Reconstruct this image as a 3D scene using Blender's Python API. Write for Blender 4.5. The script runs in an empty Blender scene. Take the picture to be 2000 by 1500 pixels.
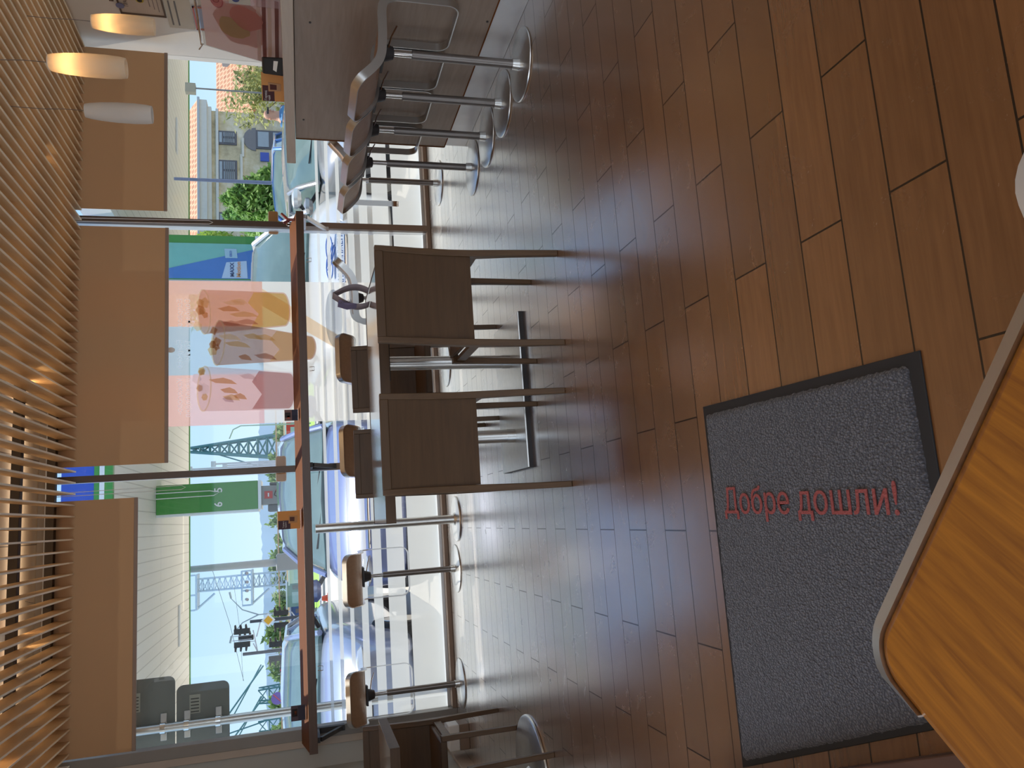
import bpy, bmesh, math, random
import numpy as np
from mathutils import Vector, Matrix
random.seed(7)
PI = math.pi
scene = bpy.context.scene
COL = scene.collection

# ------------------------------------------------------------------ camera
F_PX, CAM_H = 1505.35, 1.15
RW = np.array([[0.98432172, -0.06965839, 0.16204462],
               [-0.17470926, -0.25880834, 0.94999732],
               [-0.02423678, -0.9634137, -0.26692064]])   # columns: right, down, forward (phone held sideways)
cam_d = bpy.data.cameras.new('camera'); cam = bpy.data.objects.new('camera', cam_d); COL.objects.link(cam)
cam_d.sensor_fit = 'HORIZONTAL'; cam_d.sensor_width = 36.0; cam_d.lens = F_PX / 2000 * 36.0
cam_d.clip_start = 0.02; cam_d.clip_end = 2000
r_, d_, f_ = RW[:, 0], RW[:, 1], RW[:, 2]
mw = Matrix(((d_[0], r_[0], -f_[0], 0), (d_[1], r_[1], -f_[1], 0), (d_[2], r_[2], -f_[2], CAM_H), (0, 0, 0, 1)))
cam.matrix_world = mw
scene.camera = cam

def at(x, y, Y):
    'point of the photograph at depth Y -> world (X, Y, Z)'
    r = RW @ np.array([1500 - y - 750, x - 1000, F_PX]); t = Y / r[1]
    return Vector((r[0] * t, Y, CAM_H + r[2] * t))

# ------------------------------------------------------------------ light and exposure
EXPO = 0.22
vs = scene.view_settings
vs.view_transform = 'Standard'; vs.look = 'None'; vs.gamma = 1; vs.exposure = EXPO; vs.use_curve_mapping = False
world = bpy.data.worlds.new('sky'); scene.world = world; world.use_nodes = True
wn = world.node_tree; wn.nodes.clear()
wo = wn.nodes.new('ShaderNodeOutputWorld'); bg = wn.nodes.new('ShaderNodeBackground')
tc = wn.nodes.new('ShaderNodeTexCoord'); sx = wn.nodes.new('ShaderNodeSeparateXYZ'); cr = wn.nodes.new('ShaderNodeValToRGB')
wn.links.new(tc.outputs['Generated'], sx.inputs[0]); wn.links.new(sx.outputs['Z'], cr.inputs[0])
wn.links.new(cr.outputs[0], bg.inputs[0]); wn.links.new(bg.outputs[0], wo.inputs[0])
e = cr.color_ramp.elements
e[0].position = 0.0; e[0].color = (0.66, 0.83, 0.98, 1)
e[1].position = 0.6; e[1].color = (0.22, 0.42, 0.80, 1)
k = cr.color_ramp.elements.new(0.14); k.color = (0.47, 0.72, 0.98, 1)
bg.inputs[1].default_value = 1.05

sun_d = bpy.data.lights.new('sun', 'SUN'); sun = bpy.data.objects.new('sun', sun_d); COL.objects.link(sun)
SUN_DIR = Vector((-0.12, 0.40, 0.91)).normalized()          # towards the sun
sun.rotation_euler = SUN_DIR.to_track_quat('Z', 'Y').to_euler(); sun_d.energy = 5.0; sun_d.angle = 0.009; sun_d.color = (1.0, 0.93, 0.82)

def area(name, loc, size, rot, power, color):
    d = bpy.data.lights.new(name, 'AREA'); d.shape = 'RECTANGLE'; d.size, d.size_y = size; d.energy = power; d.color = color
    o = bpy.data.objects.new(name, d); COL.objects.link(o); o.location = loc; o.rotation_euler = rot; return o
# daylight from the unseen left window, then fill added behind the camera
area('daylight_left_window', (-1.78, 1.2, 1.6), (3.4, 1.7), (0, -PI / 2, 0), 27, (0.93, 0.96, 1.0))
UP = 9.0
area('added_rear_fill', (1.0, -2.85, 1.75), (4.6, 2.0), (PI / 2, 0, 0), 36, (0.96, 0.97, 1.0))  # unseen source added to brighten the room from the rear

# ------------------------------------------------------------------ materials
def new_mat(name):
    m = bpy.data.materials.new(name); m.use_nodes = True; nt = m.node_tree; b = nt.nodes['Principled BSDF']; return m, nt, b
def node(nt, typ, **kw):
    n = nt.nodes.new(typ)
    for a, v in kw.items():
        if a == 'ins':
            for i, x in v.items(): n.inputs[i].default_value = x
        else: setattr(n, a, v)
    return n
def c4(c): return (c[0], c[1], c[2], 1)
def srgb(r, g, b):
    f = lambda v: ((v / 255 + .055) / 1.055) ** 2.4 if v > 10 else v / 255 / 12.92
    return (f(r), f(g), f(b))
def plain(name, col, rough=0.5, metal=0.0, spec=0.5, vary=0.08, scale=6.0, bump=0.0, coat=0.0, emit=None, aniso=None):
    m, nt, b = new_mat(name)
    co = node(nt, 'ShaderNodeTexCoord'); nz = node(nt, 'ShaderNodeTexNoise', ins={'Scale': scale, 'Detail': 4.0})
    if aniso:
        mp = node(nt, 'ShaderNodeMapping', ins={'Scale': aniso}); nt.links.new(co.outputs['Object'], mp.inputs[0]); nt.links.new(mp.outputs[0], nz.inputs['Vector'])
    else: nt.links.new(co.outputs['Object'], nz.inputs['Vector'])
    mx = node(nt, 'ShaderNodeMix', data_type='RGBA')
    mx.inputs[6].default_value = c4([max(0, c * (1 - vary)) for c in col]); mx.inputs[7].default_value = c4([min(1, c * (1 + vary)) for c in col])
    nt.links.new(nz.outputs[0], mx.inputs[0]); nt.links.new(mx.outputs[2], b.inputs['Base Color'])
    b.inputs['Roughness'].default_value = rough; b.inputs['Metallic'].default_value = metal; b.inputs['Specular IOR Level'].default_value = spec
    if coat: b.inputs['Coat Weight'].default_value = coat; b.inputs['Coat Roughness'].default_value = 0.06
    if bump:
        bp = node(nt, 'ShaderNodeBump', ins={'Strength': bump, 'Distance': 0.01}); nt.links.new(nz.outputs[0], bp.inputs['Height']); nt.links.new(bp.outputs[0], b.inputs['Normal'])
    if emit: b.inputs['Emission Color'].default_value = c4(emit[0]); b.inputs['Emission Strength'].default_value = emit[1]
    return m
def wood(name, c1, c2, rough=0.42, axis='x', scale=1.0, spec=0.5, coat=0.0, bump=0.05):
    m, nt, b = new_mat(name)
    co = node(nt, 'ShaderNodeTexCoord'); s = {'x': (2, 26, 26), 'y': (26, 2, 26), 'z': (26, 26, 2)}[axis]
    mp = node(nt, 'ShaderNodeMapping', ins={'Scale': [v * scale for v in s]}); nt.links.new(co.outputs['Object'], mp.inputs[0])
    nz = node(nt, 'ShaderNodeTexNoise', ins={'Scale': 1.6, 'Detail': 7.0, 'Roughness': 0.62, 'Distortion': 0.6}); nt.links.new(mp.outputs[0], nz.inputs['Vector'])
    rp = node(nt, 'ShaderNodeValToRGB'); nt.links.new(nz.outputs[0], rp.inputs[0])
    rp.color_ramp.elements[0].position = 0.33; rp.color_ramp.elements[0].color = c4(c2); rp.color_ramp.elements[1].position = 0.68; rp.color_ramp.elements[1].color = c4(c1)
    nt.links.new(rp.outputs[0], b.inputs['Base Color'])
    bp = node(nt, 'ShaderNodeBump', ins={'Strength': bump, 'Distance': 0.004}); nt.links.new(nz.outputs[0], bp.inputs['Height']); nt.links.new(bp.outputs[0], b.inputs['Normal'])
    b.inputs['Roughness'].default_value = rough; b.inputs['Specular IOR Level'].default_value = spec
    if coat: b.inputs['Coat Weight'].default_value = coat; b.inputs['Coat Roughness'].default_value = 0.1
    return m
def film(name, col, through=0.35, lucent=0.6, tint=(1, 1, 1)):
    'thin translucent sheet: part see-through, part translucent colour'
    m, nt, b = new_mat(name); nt.nodes.remove(b); out = nt.nodes['Material Output']
    tr = node(nt, 'ShaderNodeBsdfTransparent', ins={0: c4(tint)}); tl = node(nt, 'ShaderNodeBsdfTranslucent', ins={0: c4(col)}); df = node(nt, 'ShaderNodeBsdfDiffuse', ins={0: c4(col)})
    m1 = node(nt, 'ShaderNodeMixShader', ins={0: lucent}); nt.links.new(df.outputs[0], m1.inputs[1]); nt.links.new(tl.outputs[0], m1.inputs[2])
    m2 = node(nt, 'ShaderNodeMixShader', ins={0: through}); nt.links.new(m1.outputs[0], m2.inputs[1]); nt.links.new(tr.outputs[0], m2.inputs[2]); nt.links.new(m2.outputs[0], out.inputs[0])
    return m
def glass(name, tint=(0.93, 0.97, 0.95), refl=0.06, rough=0.0):
    m, nt, b = new_mat(name); nt.nodes.remove(b); out = nt.nodes['Material Output']
    tr = node(nt, 'ShaderNodeBsdfTransparent', ins={0: c4(tint)}); gl = node(nt, 'ShaderNodeBsdfGlossy', ins={'Roughness': rough})
    lw = node(nt, 'ShaderNodeLayerWeight', ins={0: 0.25}); mu = node(nt, 'ShaderNodeMath', operation='MULTIPLY_ADD', ins={1: 0.15, 2: refl}); nt.links.new(lw.outputs['Fresnel'], mu.inputs[0])
    ms = node(nt, 'ShaderNodeMixShader'); nt.links.new(mu.outputs[0], ms.inputs[0]); nt.links.new(tr.outputs[0], ms.inputs[1]); nt.links.new(gl.outputs[0], ms.inputs[2]); nt.links.new(ms.outputs[0], out.inputs[0])
    return m

def floor_material():
    m, nt, b = new_mat('wood_look_floor_tiles')
    co = node(nt, 'ShaderNodeTexCoord'); mp = node(nt, 'ShaderNodeMapping', ins={'Location': (-0.2385, -1.059, 0)}); nt.links.new(co.outputs['Object'], mp.inputs[0])
    br = node(nt, 'ShaderNodeTexBrick', ins={'Scale': 1.0, 'Mortar Size': 0.0023, 'Mortar Smooth': 0.0, 'Brick Width': 0.673, 'Row Height': 0.1447, 'Color1': (0, 0, 0, 1), 'Color2': (1, 1, 1, 1), 'Mortar': (0.5, 0.5, 0.5, 1), 'Bias': 0.0})
    br.offset = 0.5; br.offset_frequency = 2; nt.links.new(mp.outputs[0], br.inputs['Vector'])
    sep = node(nt, 'ShaderNodeSeparateColor'); nt.links.new(br.outputs['Color'], sep.inputs[0])
    # grain: each tile looks at its own slice of the noise
    off = node(nt, 'ShaderNodeCombineXYZ'); m7 = node(nt, 'ShaderNodeMath', operation='MULTIPLY', ins={1: 37.0}); nt.links.new(sep.outputs[0], m7.inputs[0]); nt.links.new(m7.outputs[0], off.inputs[2])
    va = node(nt, 'ShaderNodeVectorMath', operation='ADD'); nt.links.new(mp.outputs[0], va.inputs[0]); nt.links.new(off.outputs[0], va.inputs[1])
    gm = node(nt, 'ShaderNodeMapping', ins={'Scale': (2.0, 42, 1)}); nt.links.new(va.outputs[0], gm.inputs[0])
    g1 = node(nt, 'ShaderNodeTexNoise', ins={'Scale': 1.8, 'Detail': 9.0, 'Roughness': 0.62, 'Distortion': 0.15}); nt.links.new(gm.outputs[0], g1.inputs['Vector'])
    wv = node(nt, 'ShaderNodeTexNoise', ins={'Scale': 2.3, 'Detail': 2.0}); wm = node(nt, 'ShaderNodeMapping', ins={'Scale': (0.9, 4.5, 1)}); nt.links.new(va.outputs[0], wm.inputs[0]); nt.links.new(wm.outputs[0], wv.inputs['Vector'])
    ring = node(nt, 'ShaderNodeMath', operation='MULTIPLY', ins={1: 46.0}); nt.links.new(wv.outputs[0], ring.inputs[0])
    sn = node(nt, 'ShaderNodeMath', operation='SINE'); nt.links.new(ring.outputs[0], sn.inputs[0])
    sm = node(nt, 'ShaderNodeMath', operation='MULTIPLY_ADD', ins={1: 0.05, 2: 0.0}); nt.links.new(sn.outputs[0], sm.inputs[0])
    ad = node(nt, 'ShaderNodeMath', operation='ADD'); nt.links.new(g1.outputs[0], ad.inputs[0]); nt.links.new(sm.outputs[0], ad.inputs[1])
    rp = node(nt, 'ShaderNodeValToRGB'); nt.links.new(ad.outputs[0], rp.inputs[0])
    E = rp.color_ramp.elements; E[0].position = 0.28; E[0].color = c4(FLOOR_D); E[1].position = 0.66; E[1].color = c4(FLOOR_L)
    # per tile value
    tv = node(nt, 'ShaderNodeMath', operation='MULTIPLY_ADD', ins={1: 0.34, 2: 0.83}); nt.links.new(sep.outputs[0], tv.inputs[0])
    hs = node(nt, 'ShaderNodeHueSaturation'); nt.links.new(tv.outputs[0], hs.inputs['Value']); nt.links.new(rp.outputs[0], hs.inputs['Color'])
    mo = node(nt, 'ShaderNodeMix', data_type='RGBA'); mo.inputs[7].default_value = (0.012, 0.006, 0.004, 1); nt.links.new(br.outputs['Fac'], mo.inputs[0]); nt.links.new(hs.outputs[0], mo.inputs[6]); nt.links.new(mo.outputs[2], b.inputs['Base Color'])
    # gloss with foot-worn smears
    sc = node(nt, 'ShaderNodeTexNoise', ins={'Scale': 5.0, 'Detail': 9.0, 'Roughness': 0.7, 'Distortion': 1.6}); nt.links.new(co.outputs['Object'], sc.inputs['Vector'])
    rr = node(nt, 'ShaderNodeMapRange', ins={1: 0.35, 2: 0.7, 3: 0.235, 4: 0.285}); nt.links.new(sc.outputs[0], rr.inputs[0]); nt.links.new(rr.outputs[0], b.inputs['Roughness'])
    b.inputs['Specular IOR Level'].default_value = 0.8
    b.inputs['Specular IOR Level'].default_value = 0.45
    hb = node(nt, 'ShaderNodeMath', operation='SUBTRACT'); nt.links.new(br.outputs['Fac'], hb.inputs[1]); m3 = node(nt, 'ShaderNodeMath', operation='MULTIPLY', ins={1: 0.05}); nt.links.new(g1.outputs[0], m3.inputs[0]); nt.links.new(m3.outputs[0], hb.inputs[0])
    bp = node(nt, 'ShaderNodeBump', ins={'Strength': 0.2, 'Distance': 0.002}); nt.links.new(hb.outputs[0], bp.inputs['Height']); nt.links.new(bp.outputs[0], b.inputs['Normal'])
    # polished glaze: mirror share grows steeply towards grazing angles
    gl = node(nt, 'ShaderNodeBsdfGlossy', ins={0: (0.97, 0.95, 0.92, 1)}); nt.links.new(rr.outputs[0], gl.inputs['Roughness']); nt.links.new(bp.outputs[0], gl.inputs['Normal'])
    lw = node(nt, 'ShaderNodeLayerWeight', ins={0: 0.5}); pw = node(nt, 'ShaderNodeMath', operation='POWER', ins={1: 3.0}); nt.links.new(lw.outputs['Facing'], pw.inputs[0])
    mk = node(nt, 'ShaderNodeMath', operation='MULTIPLY', use_clamp=True); gt = node(nt, 'ShaderNodeMath', operation='MULTIPLY_ADD', ins={1: -1.15, 2: 1.75}); nt.links.new(br.outputs['Fac'], gt.inputs[0]); nt.links.new(pw.outputs[0], mk.inputs[0]); nt.links.new(gt.outputs[0], mk.inputs[1])
    ms = node(nt, 'ShaderNodeMixShader'); nt.links.new(mk.outputs[0], ms.inputs[0]); nt.links.new(b.outputs[0], ms.inputs[1]); nt.links.new(gl.outputs[0], ms.inputs[2]); nt.links.new(ms.outputs[0], nt.nodes['Material Output'].inputs[0])
    return m
FLOOR_L = (0.225, 0.092, 0.031); FLOOR_D = (0.165, 0.064, 0.020)

def panel_ceiling():
    m, nt, b = new_mat('ceiling_boards')
    co = node(nt, 'ShaderNodeTexCoord')
    br = node(nt, 'ShaderNodeTexBrick', ins={'Scale': 1.0, 'Mortar Size': 0.004, 'Brick Width': 0.6, 'Row Height': 0.6, 'Color1': c4(srgb(205, 178, 145)), 'Color2': c4(srgb(188, 160, 128)), 'Mortar': c4(srgb(120, 98, 76))})
    br.offset = 0.0; nt.links.new(co.outputs['Object'], br.inputs['Vector']); nt.links.new(br.outputs[0], b.inputs['Base Color']); b.inputs['Roughness'].default_value = 0.8
    return m
def soffit_material():
    m, nt, b = new_mat('canopy_soffit_panels')
    co = node(nt, 'ShaderNodeTexCoord')
    br = node(nt, 'ShaderNodeTexBrick', ins={'Scale': 1.0, 'Mortar Size': 0.014, 'Brick Width': 5.5, 'Row Height': 0.30, 'Color1': (0.95, 0.90, 0.80, 1), 'Color2': (0.93, 0.87, 0.77, 1), 'Mortar': (0.70, 0.65, 0.56, 1)})
    mp = node(nt, 'ShaderNodeMapping', ins={'Rotation': (0, 0, PI / 2)}); br.offset = 0.0
    nt.links.new(co.outputs['Object'], mp.inputs[0]); nt.links.new(mp.outputs[0], br.inputs['Vector']); nt.links.new(br.outputs[0], b.inputs['Base Color']); b.inputs['Roughness'].default_value = 0.6
    return m
def carpet_material():
    m, nt, b = new_mat('mat_pile')
    co = node(nt, 'ShaderNodeTexCoord')
    vo = node(nt, 'ShaderNodeTexVoronoi', ins={'Scale': 190.0}); mp = node(nt, 'ShaderNodeMapping', ins={'Scale': (1, 0.7, 1), 'Rotation': (0, 0, 0.5)}); nt.links.new(co.outputs['Object'], mp.inputs[0]); nt.links.new(mp.outputs[0], vo.inputs['Vector'])
    nz = node(nt, 'ShaderNodeTexNoise', ins={'Scale': 120.0, 'Detail': 4.0, 'Distortion': 1.0}); nt.links.new(co.outputs['Object'], nz.inputs['Vector'])
    ad = node(nt, 'ShaderNodeMath', operation='ADD'); nt.links.new(vo.outputs['Distance'], ad.inputs[0]); nt.links.new(nz.outputs[0], ad.inputs[1])
    rp = node(nt, 'ShaderNodeValToRGB'); rp.color_ramp.elements[0].position = 0.45; rp.color_ramp.elements[0].color = (0.225, 0.215, 0.235, 1); rp.color_ramp.elements[1].position = 1.15; rp.color_ramp.elements[1].color = (0.075, 0.072, 0.082, 1)
    nt.links.new(ad.outputs[0], rp.inputs[0]); nt.links.new(rp.outputs[0], b.inputs['Base Color']); b.inputs['Roughness'].default_value = 0.95; b.inputs['Specular IOR Level'].default_value = 0.2
    b.inputs['Sheen Weight'].default_value = 0.3
    bp = node(nt, 'ShaderNodeBump', ins={'Strength': 1.0, 'Distance': 0.006}); bp.invert = True; nt.links.new(ad.outputs[0], bp.inputs['Height']); nt.links.new(bp.outputs[0], b.inputs['Normal'])
    return m
def plaster_old():
    m, nt, b = new_mat('weathered_render')
    co = node(nt, 'ShaderNodeTexCoord'); n1 = node(nt, 'ShaderNodeTexNoise', ins={'Scale': 0.45, 'Detail': 9.0, 'Roughness': 0.7}); nt.links.new(co.outputs['Object'], n1.inputs['Vector'])
    rp = node(nt, 'ShaderNodeValToRGB'); nt.links.new(n1.outputs[0], rp.inputs[0]); E = rp.color_ramp.elements
    E[0].position = 0.35; E[0].color = c4(srgb(150, 138, 112)); E[1].position = 0.62; E[1].color = c4(srgb(215, 208, 190)); x = E.new(0.5); x.color = c4(srgb(195, 182, 150))
    nt.links.new(rp.outputs[0], b.inputs['Base Color']); b.inputs['Roughness'].default_value = 0.9
    return m
def tile_roof():
    m, nt, b = new_mat('clay_roof_tiles')
    co = node(nt, 'ShaderNodeTexCoord'); br = node(nt, 'ShaderNodeTexBrick', ins={'Scale': 1.0, 'Mortar Size': 0.06, 'Brick Width': 0.35, 'Row Height': 0.5, 'Color1': c4(srgb(214, 150, 112)), 'Color2': c4(srgb(190, 128, 98)), 'Mortar': c4(srgb(235, 190, 150))})
    nt.links.new(co.outputs['Object'], br.inputs['Vector']); nt.links.new(br.outputs[0], b.inputs['Base Color']); b.inputs['Roughness'].default_value = 0.85
    return m
def leafy(name, a, c):
    m, nt, b = new_mat(name); co = node(nt, 'ShaderNodeTexCoord'); n1 = node(nt, 'ShaderNodeTexNoise', ins={'Scale': 1.3, 'Detail': 5.0}); nt.links.new(co.outputs['Object'], n1.inputs['Vector'])
    rp = node(nt, 'ShaderNodeValToRGB'); rp.color_ramp.elements[0].position = .35; rp.color_ramp.elements[1].position = .65; rp.color_ramp.elements[0].color = c4(a); rp.color_ramp.elements[1].color = c4(c); nt.links.new(n1.outputs[0], rp.inputs[0]); nt.links.new(rp.outputs[0], b.inputs['Base Color'])
    b.inputs['Roughness'].default_value = 0.6
    tl = node(nt, 'ShaderNodeBsdfTranslucent'); nt.links.new(rp.outputs[0], tl.inputs[0]); ms = node(nt, 'ShaderNodeMixShader', ins={0: 0.4}); out = nt.nodes['Material Output']
    nt.links.new(b.outputs[0], ms.inputs[1]); nt.links.new(tl.outputs[0], ms.inputs[2]); nt.links.new(ms.outputs[0], out.inputs[0]); return m

M = {}
M['floor'] = floor_material(); M['ceiling'] = panel_ceiling(); M['soffit'] = soffit_material(); M['pile'] = carpet_material()
M['walnut'] = wood('dark_chair_wood', (0.125, 0.068, 0.030), (0.085, 0.044, 0.019), 0.45, 'z')
M['walnut_x'] = wood('dark_wood_panel', (0.10, 0.052, 0.022), (0.073, 0.037, 0.015), 0.5, 'x', bump=0.02)
M['tabletop'] = wood('pale_reflective_table_laminate', (0.50, 0.40, 0.34), (0.44, 0.34, 0.28), 0.22, 'x', coat=1.0, bump=0.01)
M['ledge'] = wood('ledge_laminate', (0.135, 0.08, 0.056), (0.105, 0.06, 0.042), 0.35, 'x', bump=0.02)
M['lip'] = wood('orange_brown_ledge_lip', (0.19, 0.062, 0.014), (0.15, 0.048, 0.010), 0.7, 'x', spec=0.15, bump=0.02)
M['counter'] = wood('counter_front_laminate', (0.34, 0.255, 0.195), (0.275, 0.20, 0.15), 0.42, 'y', bump=0.02)
M['counter_top'] = wood('counter_top_laminate', (0.62, 0.52, 0.42), (0.55, 0.45, 0.36), 0.4, 'y', bump=0.01)
M['ply'] = wood('stool_ply', (0.36, 0.21, 0.115), (0.30, 0.17, 0.09), 0.35, 'x', bump=0.01)
M['oak_orange'] = wood('orange_oak_laminate', (0.44, 0.160, 0.012), (0.24, 0.076, 0.006), 0.36, 'y', 3.0, bump=0.02)
M['alu'] = plain('satin_aluminium', (0.62, 0.62, 0.61), 0.32, 1.0, vary=0.04)
M['alu_white'] = plain('light_anodised_aluminium', (0.78, 0.80, 0.82), 0.38, 0.6, vary=0.03)
M['steel'] = plain('brushed_steel', (0.80, 0.80, 0.78), 0.30, 1.0, vary=0.1, scale=30, aniso=(1, 1, 1))
M['chrome'] = plain('chrome', (0.8, 0.8, 0.8), 0.1, 1.0, vary=0.0)
M['post'] = plain('grey_painted_post', (0.24, 0.215, 0.20), 0.35, 0.7, vary=0.05)
M['kick'] = plain('scuffed_steel_kick_plate', (0.74, 0.73, 0.72), 0.36, 0.35, vary=0.12, scale=9)
M['frame_dark'] = plain('dark_brown_window_frame', (0.12, 0.085, 0.065), 0.4, 0.2)
M['frame_brown'] = plain('brown_window_frame', (0.27, 0.19, 0.14), 0.45, 0.1)
M['frame_grey'] = plain('grey_window_frame', (0.30, 0.28, 0.26), 0.45, 0.2)
M['black'] = plain('black_rubber', (0.018, 0.018, 0.02), 0.6)
M['dark_metal'] = plain('dark_metal', (0.05, 0.045, 0.045), 0.5, 0.3)
M['slat'] = wood('pale_wood_ceiling_slat', (0.66, 0.49, 0.30), (0.60, 0.44, 0.265), 0.6, 'y', bump=0.0)
M['slat_lit_edge'] = plain('slat_edge_painted_light', (0.95, 0.86, 0.68), .55, vary=.03)  # paler underside strip: light on the slat edges put into the colour
M['rail'] = plain('dark_brown_rail', (0.055, 0.042, 0.033), 0.6)
M['blind'] = film('brown_roller_blind_cloth', (0.56, 0.345, 0.19), 0.0, 0.07)
M['blind_bar'] = plain('blind_bottom_bar', (0.34, 0.25, 0.20), 0.5)
M['wall'] = plain('warm_white_wall_paint', (0.80, 0.73, 0.64), 0.7, vary=0.03)
M['wall_grey'] = plain('grey_white_wall_paint', (0.52, 0.51, 0.47), 0.7, vary=0.03)
M['trim_beige'] = plain('beige_trim', (0.56, 0.47, 0.39), 0.6)
M['wall_out'] = plain('outside_wall', (0.6, 0.58, 0.54), 0.8)
M['glass'] = glass('window_glass', (0.97, 0.98, 0.98), 0.015); M['frost'] = film('frosted_strip', (0.90, 0.93, 0.91), 0.20, 0.72)
M['clear'] = glass('clear_acrylic', (0.88, 0.9, 0.9), 0.08)
M['lamp'] = None
M['white'] = plain('white_paint', (0.85, 0.85, 0.84), 0.5, vary=0.02)
M['paper'] = plain('white_paper', (0.80, 0.79, 0.76), 0.8, vary=0.02)
M['asphalt'] = plain('asphalt', (0.56, 0.52, 0.46), 0.9, vary=0.2, scale=3, bump=0.2)
M['pave'] = plain('pale_paving', (0.66, 0.60, 0.52), 0.9, vary=0.1, scale=2)
M['grass'] = plain('mown_grass', (0.30, 0.50, 0.06), 0.9, vary=0.3, scale=0.6)
M['plaster'] = plaster_old(); M['rooftile'] = tile_roof()

# ------------------------------------------------------------------ mesh building
class MB:
    def __init__(s): s.v = []; s.f = []; s.mi = []
    def add(s, vs, fs, mi=0):
        n = len(s.v); s.v += [tuple(p) for p in vs]; s.f += [tuple(i + n for i in f) for f in fs]; s.mi += [mi] * len(fs); return s
    def box(s, a, b, mi=0):
        x0, x1 = sorted((a[0], b[0])); y0, y1 = sorted((a[1], b[1])); z0, z1 = sorted((a[2], b[2]))
        return s.add([(x0, y0, z0), (x1, y0, z0), (x1, y1, z0), (x0, y1, z0), (x0, y0, z1), (x1, y0, z1), (x1, y1, z1), (x0, y1, z1)],
                     [(3, 2, 1, 0), (4, 5, 6, 7), (0, 1, 5, 4), (1, 2, 6, 5), (2, 3, 7, 6), (3, 0, 4, 7)], mi)
    def hexa(s, p, mi=0):   # 8 corners, bottom ring then top ring
        return s.add(p, [(3, 2, 1, 0), (4, 5, 6, 7), (0, 1, 5, 4), (1, 2, 6, 5), (2, 3, 7, 6), (3, 0, 4, 7)], mi)
    def rings(s, rings, cap=True, mi=0, close=False):
        n = len(rings[0]); vs = [p for r in rings for p in r]; fs = []
        m = len(rings)
        for i in range(m if close else m - 1):
            j = (i + 1) % m
            for k in range(n):
                l = (k + 1) % n; fs.append((i * n + k, i * n + l, j * n + l, j * n + k))
        if cap and not close: fs.append(tuple(range(n))[::-1]); fs.append(tuple((m - 1) * n + k for k in range(n)))
        return s.add(vs, fs, mi)
    def tube(s, path, r, n=12, mi=0, close=False, cap=True):
        path = [Vector(p) for p in path]; rr = r if isinstance(r, (list, tuple)) else [r] * len(path); rs = []
        up = Vector((0, 0, 1)); prev = None
        for i, p in enumerate(path):
            a = path[i - 1] if (i > 0 or close) else p; b = path[(i + 1) % len(path)] if (i < len(path) - 1 or close) else p
            t = (b - a).normalized()
            if prev is None:
                q = up if abs(t.z) < 0.95 else Vector((1, 0, 0)); u = t.cross(q).normalized()
            else: u = (prev - t * prev.dot(t)).normalized()
            prev = u; w = t.cross(u)
            rs.append([p + (u * math.cos(2 * PI * k / n) + w * math.sin(2 * PI * k / n)) * rr[i] for k in range(n)])
        return s.rings(rs, cap, mi, close)
    def cyl(s, x, y, z0, z1, r, r2=None, n=32, mi=0):
        r2 = r if r2 is None else r2
        return s.rings([[(x + rad * math.cos(2 * PI * k / n), y + rad * math.sin(2 * PI * k / n), z) for k in range(n)] for z, rad in ((z0, r), (z1, r2))], True, mi)
    def lathe(s, prof, n=32, x=0, y=0, mi=0, cap=True):
        return s.rings([[(x + r * math.cos(2 * PI * k / n), y + r * math.sin(2 * PI * k / n), z) for k in range(n)] for r, z in prof], cap, mi)
    def prism(s, poly, z0, z1, mi=0):
        n = len(poly); return s.rings([[(p[0], p[1], z0) for p in poly], [(p[0], p[1], z1) for p in poly]], True, mi)
    def prism_y(s, poly, y0, y1, mi=0):   # poly in (x, z)
        return s.rings([[(p[0], y1, p[1]) for p in poly], [(p[0], y0, p[1]) for p in poly]], True, mi)
    def prism_x(s, poly, x0, x1, mi=0):   # poly in (y, z)
        return s.rings([[(x0, p[0], p[1]) for p in poly], [(x1, p[0], p[1]) for p in poly]], True, mi)
    def bar(s, a, b, r, n=5, mi=0): return s.tube([a, b], r, n, mi)
    def build(s, name, mats, parent=None, bevel=0, smooth=35, sub=0, loc=None):
        me = bpy.data.meshes.new(name); me.from_pydata(s.v, [], s.f); me.update()
        bm = bmesh.new(); bm.from_mesh(me); bmesh.ops.recalc_face_normals(bm, faces=bm.faces); bm.to_mesh(me); bm.free()
        if not isinstance(mats, (list, tuple)): mats = [mats]
        for m in mats: me.materials.append(m)
        for p, i in zip(me.polygons, s.mi): p.material_index = i
        if smooth:
            me.polygons.foreach_set('use_smooth', [True] * len(me.polygons)); me.set_sharp_from_angle(angle=math.radians(smooth))
        o = bpy.data.objects.new(name, me); COL.objects.link(o)
        if parent is not None: o.parent = parent
        if loc is not None: o.location = loc
        if bevel:
            b = o.modifiers.new('bevel', 'BEVEL'); b.width = bevel; b.segments = 2; b.limit_method = 'ANGLE'; b.angle_limit = math.radians(40)
        if sub:
            q = o.modifiers.new('sub', 'SUBSURF'); q.levels = sub; q.render_levels = sub
        return o
def tag(o, label=None, cat=None, group=None, kind=None):
    if label: o['label'] = label
    if cat: o['category'] = cat
    if group: o['group'] = group
    if kind: o['kind'] = kind
    return o
def empty(name, loc=(0, 0, 0), rz=0.0, label=None, cat=None, group=None):
    o = bpy.data.objects.new(name, None); o.empty_display_size = 0.1; COL.objects.link(o); o.location = loc; o.rotation_euler = (0, 0, rz)
    return tag(o, label, cat, group)
def dup(root, loc, rz, label=None, group=None):
    def cp(o, par):
        c = o.copy(); COL.objects.link(c)
        if par is not None: c.parent = par
        for ch in [q for q in bpy.data.objects if q.parent == o and q is not c]: cp(ch, c)
        return c
    r = cp(root, None); r.location = loc; r.rotation_euler = (0, 0, rz)
    if label: r['label'] = label
    if group: r['group'] = group
    return r
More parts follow.
